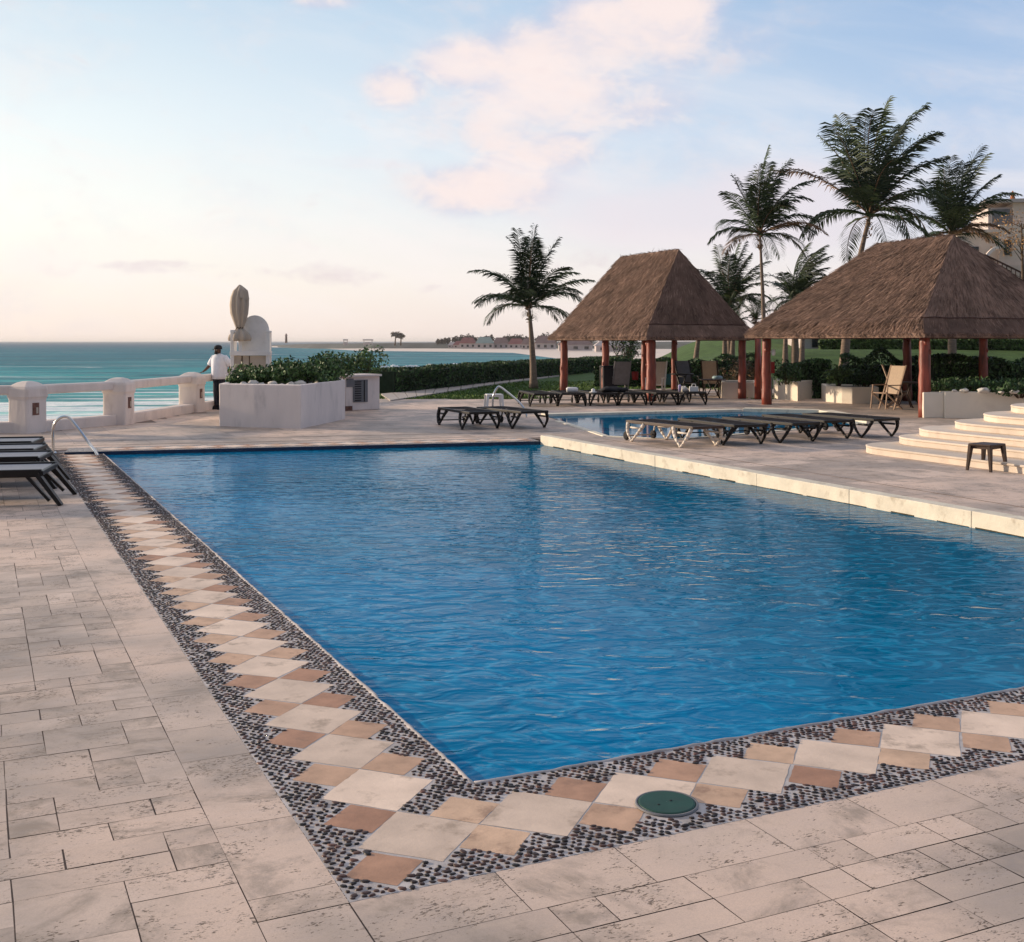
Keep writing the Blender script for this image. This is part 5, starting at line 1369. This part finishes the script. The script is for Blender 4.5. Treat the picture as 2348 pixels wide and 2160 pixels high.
m = MB(); m.lathe([(.16, 0), (.2, .15), (.14, .35), (.15, .55), (.06, .7), (.01, .78)], 12, c=((1996 - 1960) * k, 2, hz(389, 84) - 1.5)); m.build('chimney_pot', mat('clay', (.5, .18, .07), .9), ht)
# orange dry tree in front of the hotel
ot = thing('dry_tree', (colx(2004, 70), 70, 1.6), 0, 'tall thin tree with dry orange leaves against the hotel at the right edge', 'tree')
m = MB(); lf = MB(); rnd = random.Random(9); top = hz(425, 70) - 1.6
m.tube([(0, 0, 0), (.1, 0, top * .5), (0, 0, top * .95)], [.14, .1, .04], 7)
for i in range(15):
    z = top * rnd.uniform(.68, .98); a_ = rnd.uniform(0, 6.28); l = rnd.uniform(.5, 1.25); e = Vector((math.cos(a_) * l, math.sin(a_) * l, z + rnd.uniform(-.3, .7)))
    m.tube([(0, 0, z - .4), e * .5 + Vector((0, 0, z * .5)), e], [.03, .02, .008], 5)
    leafcloud(lf, lambda g_: ((e.x + g_.gauss(0, .3), e.y + g_.gauss(0, .3), e.z + g_.gauss(0, .35)), (0, 0, 1)), 70, .075, rnd)
m.build('trunk', M_TWIG, ot); lf.build('crown', M_LEAFO, ot)

# ------------------------------------------------------------------ person at the balustrade
PX, PY = -7.72, 30.5
ps = thing('person', (PX, PY, 0), R(-28), 'person in a loose white shirt and dark cap leaning one hand on the sea balustrade', 'person')
def skin(name, nodes, edges, mt, par, sub=2, root=0):
    me = bpy.data.meshes.new(name); me.from_pydata([n_[0] for n_ in nodes], edges, []); me.materials.append(mt); me.update()
    o = bpy.data.objects.new(name, me); COL.objects.link(o); o.parent = par
    md_ = o.modifiers.new('skin', 'SKIN'); md_.use_smooth_shade = True
    sv = me.skin_vertices[0].data
    for i, n_ in enumerate(nodes): sv[i].radius = (n_[1], n_[2] if len(n_) > 2 else n_[1]); sv[i].use_root = (i == root)
    s_ = o.modifiers.new('sub', 'SUBSURF'); s_.levels = sub; s_.render_levels = sub
    return o
# figure faces local -y; left hand (local +x is its left when facing -y ... hand on the rail side)
N_ = [((0, 0, .93), .14, .12), ((0, .01, 1.10), .15, .12), ((0, .02, 1.28), .16, .12), ((0, .0, 1.39), .10, .08), ((0, -.03, 1.46), .055), ((0, -.055, 1.53), .085, .09), ((0, -.06, 1.60), .08, .09), ((0, -.05, 1.65), .05),
      ((-.18, .01, 1.36), .062), ((-.31, -.02, 1.16), .048), ((-.40, -.10, 1.03), .036), ((-.425, -.125, .995), .026),
      ((.18, .02, 1.36), .062), ((.29, .10, 1.13), .048), ((.19, .20, .98), .036), ((.14, .215, .96), .026),
      ((-.09, 0, .86), .092), ((-.10, -.01, .48), .062), ((-.11, .02, .10), .042), ((-.12, -.10, .045), .04),
      ((.09, 0, .86), .092), ((.10, -.01, .48), .062), ((.10, .03, .10), .042), ((.11, -.09, .045), .04)]
E_ = [(0, 1), (1, 2), (2, 3), (3, 4), (4, 5), (5, 6), (6, 7), (2, 8), (8, 9), (9, 10), (10, 11), (2, 12), (12, 13), (13, 14), (14, 15), (0, 16), (16, 17), (17, 18), (18, 19), (0, 20), (20, 21), (21, 22), (22, 23)]
for root_i, base_, dr_, sg in ((11, Vector((-.425, -.125, .995)), Vector((-.45, -.8, -.25)), 1), (15, Vector((.14, .215, .96)), Vector((-.9, .1, -.3)), -1)):
    dr_.normalize(); sd_ = dr_.cross(Vector((0, 0, 1))).normalized()
    for j, (of, ln_) in enumerate(((-.026, .058), (-.009, .068), (.009, .064), (.026, .05))):
        a_ = base_ + dr_ * .045 + sd_ * of; N_.append((tuple(a_), .010)); N_.append((tuple(a_ + dr_ * ln_ * .55), .009)); N_.append((tuple(a_ + dr_ * ln_ + Vector((0, 0, -.018))), .007))
        i_ = len(N_) - 3; E_ += [(root_i, i_), (i_, i_ + 1), (i_ + 1, i_ + 2)]
    a_ = base_ + sd_ * .035 * sg + dr_ * .02; N_.append((tuple(a_), .011)); N_.append((tuple(a_ + dr_ * .03 + sd_ * .02 * sg), .008)); i_ = len(N_) - 2; E_ += [(root_i, i_), (i_, i_ + 1)]
skin('body', N_, E_, M_SKIN, ps)
m = MB(); m.blob((0, -.15, 1.535), (.017, .022, .022), 2, 5, amp=0); m.blob((-.087, -.05, 1.54), (.012, .02, .03), 3, 5, amp=0); m.blob((.087, -.05, 1.54), (.012, .02, .03), 4, 5, amp=0); m.build('nose_and_ears', M_SKIN, ps)
m = MB(); m.blob((-.033, -.138, 1.565), (.014, .008, .008), 2, 5, amp=0); m.blob((.033, -.138, 1.565), (.014, .008, .008), 2, 5, amp=0); m.build('eyes', M_PAINTW, ps)
m = MB(); m.blob((0, -.125, 1.485), (.055, .045, .035), 6, 6, amp=.1); m.build('beard', M_BLACK, ps)
def ell(cx_, cy_, z, rx, ry, n=28, f=.0, ph=0): return [(cx_ + rx * (1 + f * math.sin(5 * 2 * math.pi * j / n + ph)) * math.cos(2 * math.pi * j / n), cy_ + ry * (1 + f * math.sin(7 * 2 * math.pi * j / n + ph)) * math.sin(2 * math.pi * j / n), z) for j in range(n)]
m = MB(); m.loft([ell(.0, -.03, 1.475, .06, .06), ell(0, -.02, 1.45, .10, .085), ell(0, 0, 1.41, .20, .13), ell(0, .01, 1.34, .24, .165, f=.02), ell(0, .01, 1.2, .225, .185, f=.04, ph=1), ell(0, .02, 1.05, .225, .195, f=.05, ph=2), ell(0, .02, .90, .235, .20, f=.06, ph=2.6), ell(0, .02, .80, .24, .20, f=.07, ph=3), ell(0, .02, .80, .22, .18, f=.07, ph=3)])
m.tube([(-.15, .0, 1.37), (-.235, -.005, 1.27), (-.30, -.02, 1.165)], [.095, .09, .085], 12); m.tube([(.15, .01, 1.37), (.235, .05, 1.27), (.29, .10, 1.15)], [.095, .09, .085], 12)
m.build('shirt', M_SHIRT, ps)
m = MB(); m.loft([ell(0, .01, .92, .16, .14), ell(0, .01, .84, .175, .15), ell(0, 0, .78, .16, .14)])
for sx, fx in ((-1, 0), (1, .01)): m.tube([(sx * .085, 0, .84), (sx * .10, -.01, .48), (sx * .108, .02 + fx, .12), (sx * .108, .02 + fx, .06)], [.10, .082, .07, .075], 12)
m.build('trousers', M_TROUSER, ps)
for sx, fy in ((-1, -.06), (1, -.05)):
    m = MB(); m.loft([[(sx * .115 + x * w_, fy + y * l_, z) for x, y in ((-.7, -1), (.7, -1), (1, -.5), (1, .8), (.6, 1), (-.6, 1), (-1, .8), (-1, -.5))] for z, w_, l_ in ((0, .045, .13), (.03, .047, .13), (.07, .038, .10), (.09, .03, .06))]); m.build('shoe', M_BLACK, ps)
m = MB(); m.loft([ell(0, -.045, 1.585, .098, .115), ell(0, -.045, 1.62, .098, .115), ell(0, -.04, 1.665, .085, .10), ell(0, -.04, 1.69, .05, .06), ell(0, -.04, 1.70, .01, .012)])
m.add([(-.08, -.12, 1.595), (.08, -.12, 1.595), (.06, -.225, 1.572), (0, -.245, 1.568), (-.06, -.225, 1.572)], [(0, 1, 2, 3, 4)]); m.build('cap', M_BLACK, ps)

# ------------------------------------------------------------------ far shore: houses, trees, lighthouse, breakers
def house(px0, px1, pyt, pyb, Y, mroof, label, seed, wall_h=.45, group='beach houses on the far shore'):
    X0, X1 = colx(px0, Y), colx(px1, Y); z0 = hz(pyb, Y); z1 = hz(pyt, Y); w = X1 - X0; h = z1 - z0; d_ = w * .5
    t = thing('beach_house', ((X0 + X1) / 2, Y, z0), 0, label, 'house', group)
    m = MB(); m.box((0, d_ / 2, h * wall_h / 2), (w * .92, d_, h * wall_h), tone=.5); m.build('wall', M_FARW, t)
    m = MB(); r_ = w * .28
    vs = [(-w / 2, -.6, h * wall_h), (w / 2, -.6, h * wall_h), (w / 2, d_ + .6, h * wall_h), (-w / 2, d_ + .6, h * wall_h), (-r_, d_ / 2, h), (r_, d_ / 2, h)]
    m.add(vs, [(0, 1, 5, 4), (1, 2, 5), (2, 3, 4, 5), (3, 0, 4), (3, 2, 1, 0)], tone=.5); m.build('roof', mroof, t)
    for i in range(3):
        m = MB(); m.box((w * (-.3 + .3 * i), -.05, h * wall_h * .5), (w * .12, .2, h * wall_h * .45)); m.build('window', M_GLASS, t)
    return t
hs_ = [(862, 885, 674, 684, 760, M_FARW, 'tiny white house at the left end of the far-shore row'),
       (958, 1048, 660, 684, 700, M_ROOFR, 'wide red-roofed house on the far shore, left of the green-roofed one') if False else (908, 962, 661, 684, 720, M_ROOFR, 'brick-red roofed house left of the pale green roof'),
       (880, 925, 668, 684, 735, M_ROOFR, 'low dark red roofed house on the far shore, second from the left'),
       (908, 960, 661, 686, 705, M_ROOFG, 'x'),
       (986, 1030, 662, 684, 700, M_ROOFB, 'brown thatched-looking house just left of the short palm trunk'),
       (1052, 1100, 660, 684, 640, M_ROOFB, 'large brown roofed house just right of the short palm trunk')]
hs_ = [(878, 900, 671, 682, 760, M_FARW, 'tiny white walled house at the left end of the far-shore row'),
       (888, 918, 669, 683, 740, M_ROOFR, 'low red roofed house second from the left on the far shore'),
       (900, 935, 662, 683, 720, M_ROOFR, 'taller brick-red roofed house left of the pale green roof'),
       (932, 970, 661, 684, 700, M_ROOFG, 'house with a pale green pointed roof on the far shore'),
       (966, 1000, 662, 684, 705, M_ROOFB, 'brown roofed house right of the pale green roof'),
       (996, 1030, 664, 684, 690, M_ROOFR, 'pinkish red roofed house left of the short palm trunk'),
       (1022, 1050, 664, 685, 660, M_ROOFB, 'dark roofed house partly behind the short palm trunk'),
       (1048, 1092, 659, 685, 640, M_ROOFB, 'large brown roofed house right of the short palm trunk'),
       (1094, 1165, 662, 688, 560, M_ROOFB, 'long greyish house seen under the left eave of the smaller palapa'),
       (1166, 1250, 664, 690, 520, M_FARW, 'pale flat house seen between the posts of the smaller palapa')]
for i, h_ in enumerate(hs_): house(*h_[:6], h_[6], i)
rnd = random.Random(3)
def fartree(px, pyt, Y, label, i, kind=0):
    X = colx(px, Y); z0 = -1.2; h = hz(pyt, Y) - z0; t = thing('far_tree', (X, Y, z0), 0, label, 'tree', 'trees along the far shore')
    m = MB(); m.tube([(0, 0, 0), (.3, 0, h * .6), (.2, 0, h * .8)], [.5, .35, .2], 6); m.build('trunk', M_TWIG, t)
    lf = MB(); r_ = h * (.34 if kind == 0 else .26)
    def fn(q):
        v = Vector((q.gauss(0, 1), q.gauss(0, 1), q.gauss(0, 1))).normalized(); kk = q.uniform(.3, 1.1) * (1 + .3 * math.sin(v.x * 5 + i) * math.cos(v.z * 4)); c_ = h * (.62 if kind == 0 else .78)
        return (v.x * r_ * 1.25 * kk, v.y * r_ * kk, c_ + v.z * r_ * kk * (1 if kind == 0 else .8)), v
    leafcloud(lf, fn, 260, .8, rnd, flat=.2); lf.build('crown', M_FARTREE, t)
tx = [(861, 671), (869, 669), (878, 667), (893, 665), (905, 662), (914, 664), (921, 660), (931, 665), (944, 665), (951, 664), (962, 662), (990, 665), (1000, 661), (1008, 663), (1018, 661), (1028, 665), (1042, 665), (1058, 664), (1066, 660), (1078, 658), (1090, 662), (1110, 664), (1124, 661), (1140, 660), (1160, 662), (1184, 662), (1205, 660), (1240, 660)]
for i, (px, py) in enumerate(tx):
    fartree(px, py - 5, 790 if px < 1040 else 700, f'dark rounded tree behind the far-shore houses, {ORD[i]} from the left of that line', i)
fartree(775, 650, 770, 'tall tufted tree standing alone at the left of the far-shore tree line', 90, 1)
fartree(786, 654, 770, 'slightly shorter tufted tree right beside the tall lone one', 91, 1)
m = MB(); Yl = 1150; m.lathe([(1.3, 0), (1.0, 7.5), (1.4, 7.6), (1.4, 8.0), (.8, 8.1), (.8, 9.0), (.1, 9.6)], 12); o = m.build('lighthouse', M_ROOFB, loc=(colx(561.5, Yl), Yl, hz(673, Yl))); tag(o, 'slim lighthouse on the distant point, right of the lifeguard chair', 'lighthouse')
for i, (px, lb_) in enumerate(((678, 'square watchtower on the low distant headland, nearer the lighthouse'), (722, 'flat-roofed pavilion on the low distant headland'))):
    Y = 800; m = MB(); w_ = 3 if i == 0 else 7
    for sx in (-1, 1): m.box((sx * w_ * .4, 0, 1.6), (.4, .4, 3.2))
    m.box((0, 0, 3.6), (w_, 3, .9)); m.box((0, 0, 1.0), (w_ * .6, 2, 2))
    tag(m.build('pavilion', M_FARW, loc=(colx(px, Y), Y, hz(677, Y))), lb_, 'pavilion')
bl = [(772, 719.5, 44), (798, 718, 44), (826, 715, 34), (858, 714, 40), (878, 711, 22), (985, 712, 24)]
bl = [(752, 719, 30), (775, 717, 24), (806, 717, 40), (848, 715.5, 34), (893, 713.5, 40), (945, 713, 30), (980, 711, 26)]
for i, (px, py, w_) in enumerate(bl):
    Y = 5.8 * FPX / (py + 4 - 669); X = colx(px, Y); W_ = w_ * Y / FPX
    m = MB(); rings = []; rr = random.Random(i)
    for j in range(15):
        f = j / 14; x = (f - .5) * W_; e = .62 * (math.sin(math.pi * f) ** .6 * (1 - .5 * f) if i % 2 else math.sin(math.pi * f) ** .6 * (.5 + .5 * f)) * rr.uniform(.8, 1.2) + .02
        rings.append([(x, .9 * e * math.cos(a_), max(-.1, 1.15 * e * math.sin(a_) * rr.uniform(.8, 1.15))) for a_ in [math.pi * q_ / 7 for q_ in range(8)]])
    m.loft(rings); tag(m.build('breaking_wave', M_FOAM, loc=(X, Y, -4.0), rz=R(-12 if i % 2 else 8)), f'small white breaker beyond the long hedge, {ORD[i]} from the left', 'wave', 'small breakers beyond the hedge')

# ------------------------------------------------------------------ thin sea air
hm = bpy.data.materials.new('sea_air'); hm.use_nodes = True; g = NT(hm.node_tree)
v = g.node('ShaderNodeVolumePrincipled'); v.inputs['Color'].default_value = (1.0, .97, .96, 1); v.inputs['Density'].default_value = .00011; v.inputs['Anisotropy'].default_value = .2
o = g.node('ShaderNodeOutputMaterial'); g.l.new(v.outputs[0], o.inputs['Volume'])
m = MB(); m.box((0, 7990, 6), (32400, 16400, 32)); tag(m.build('haze', hm), kind='stuff')
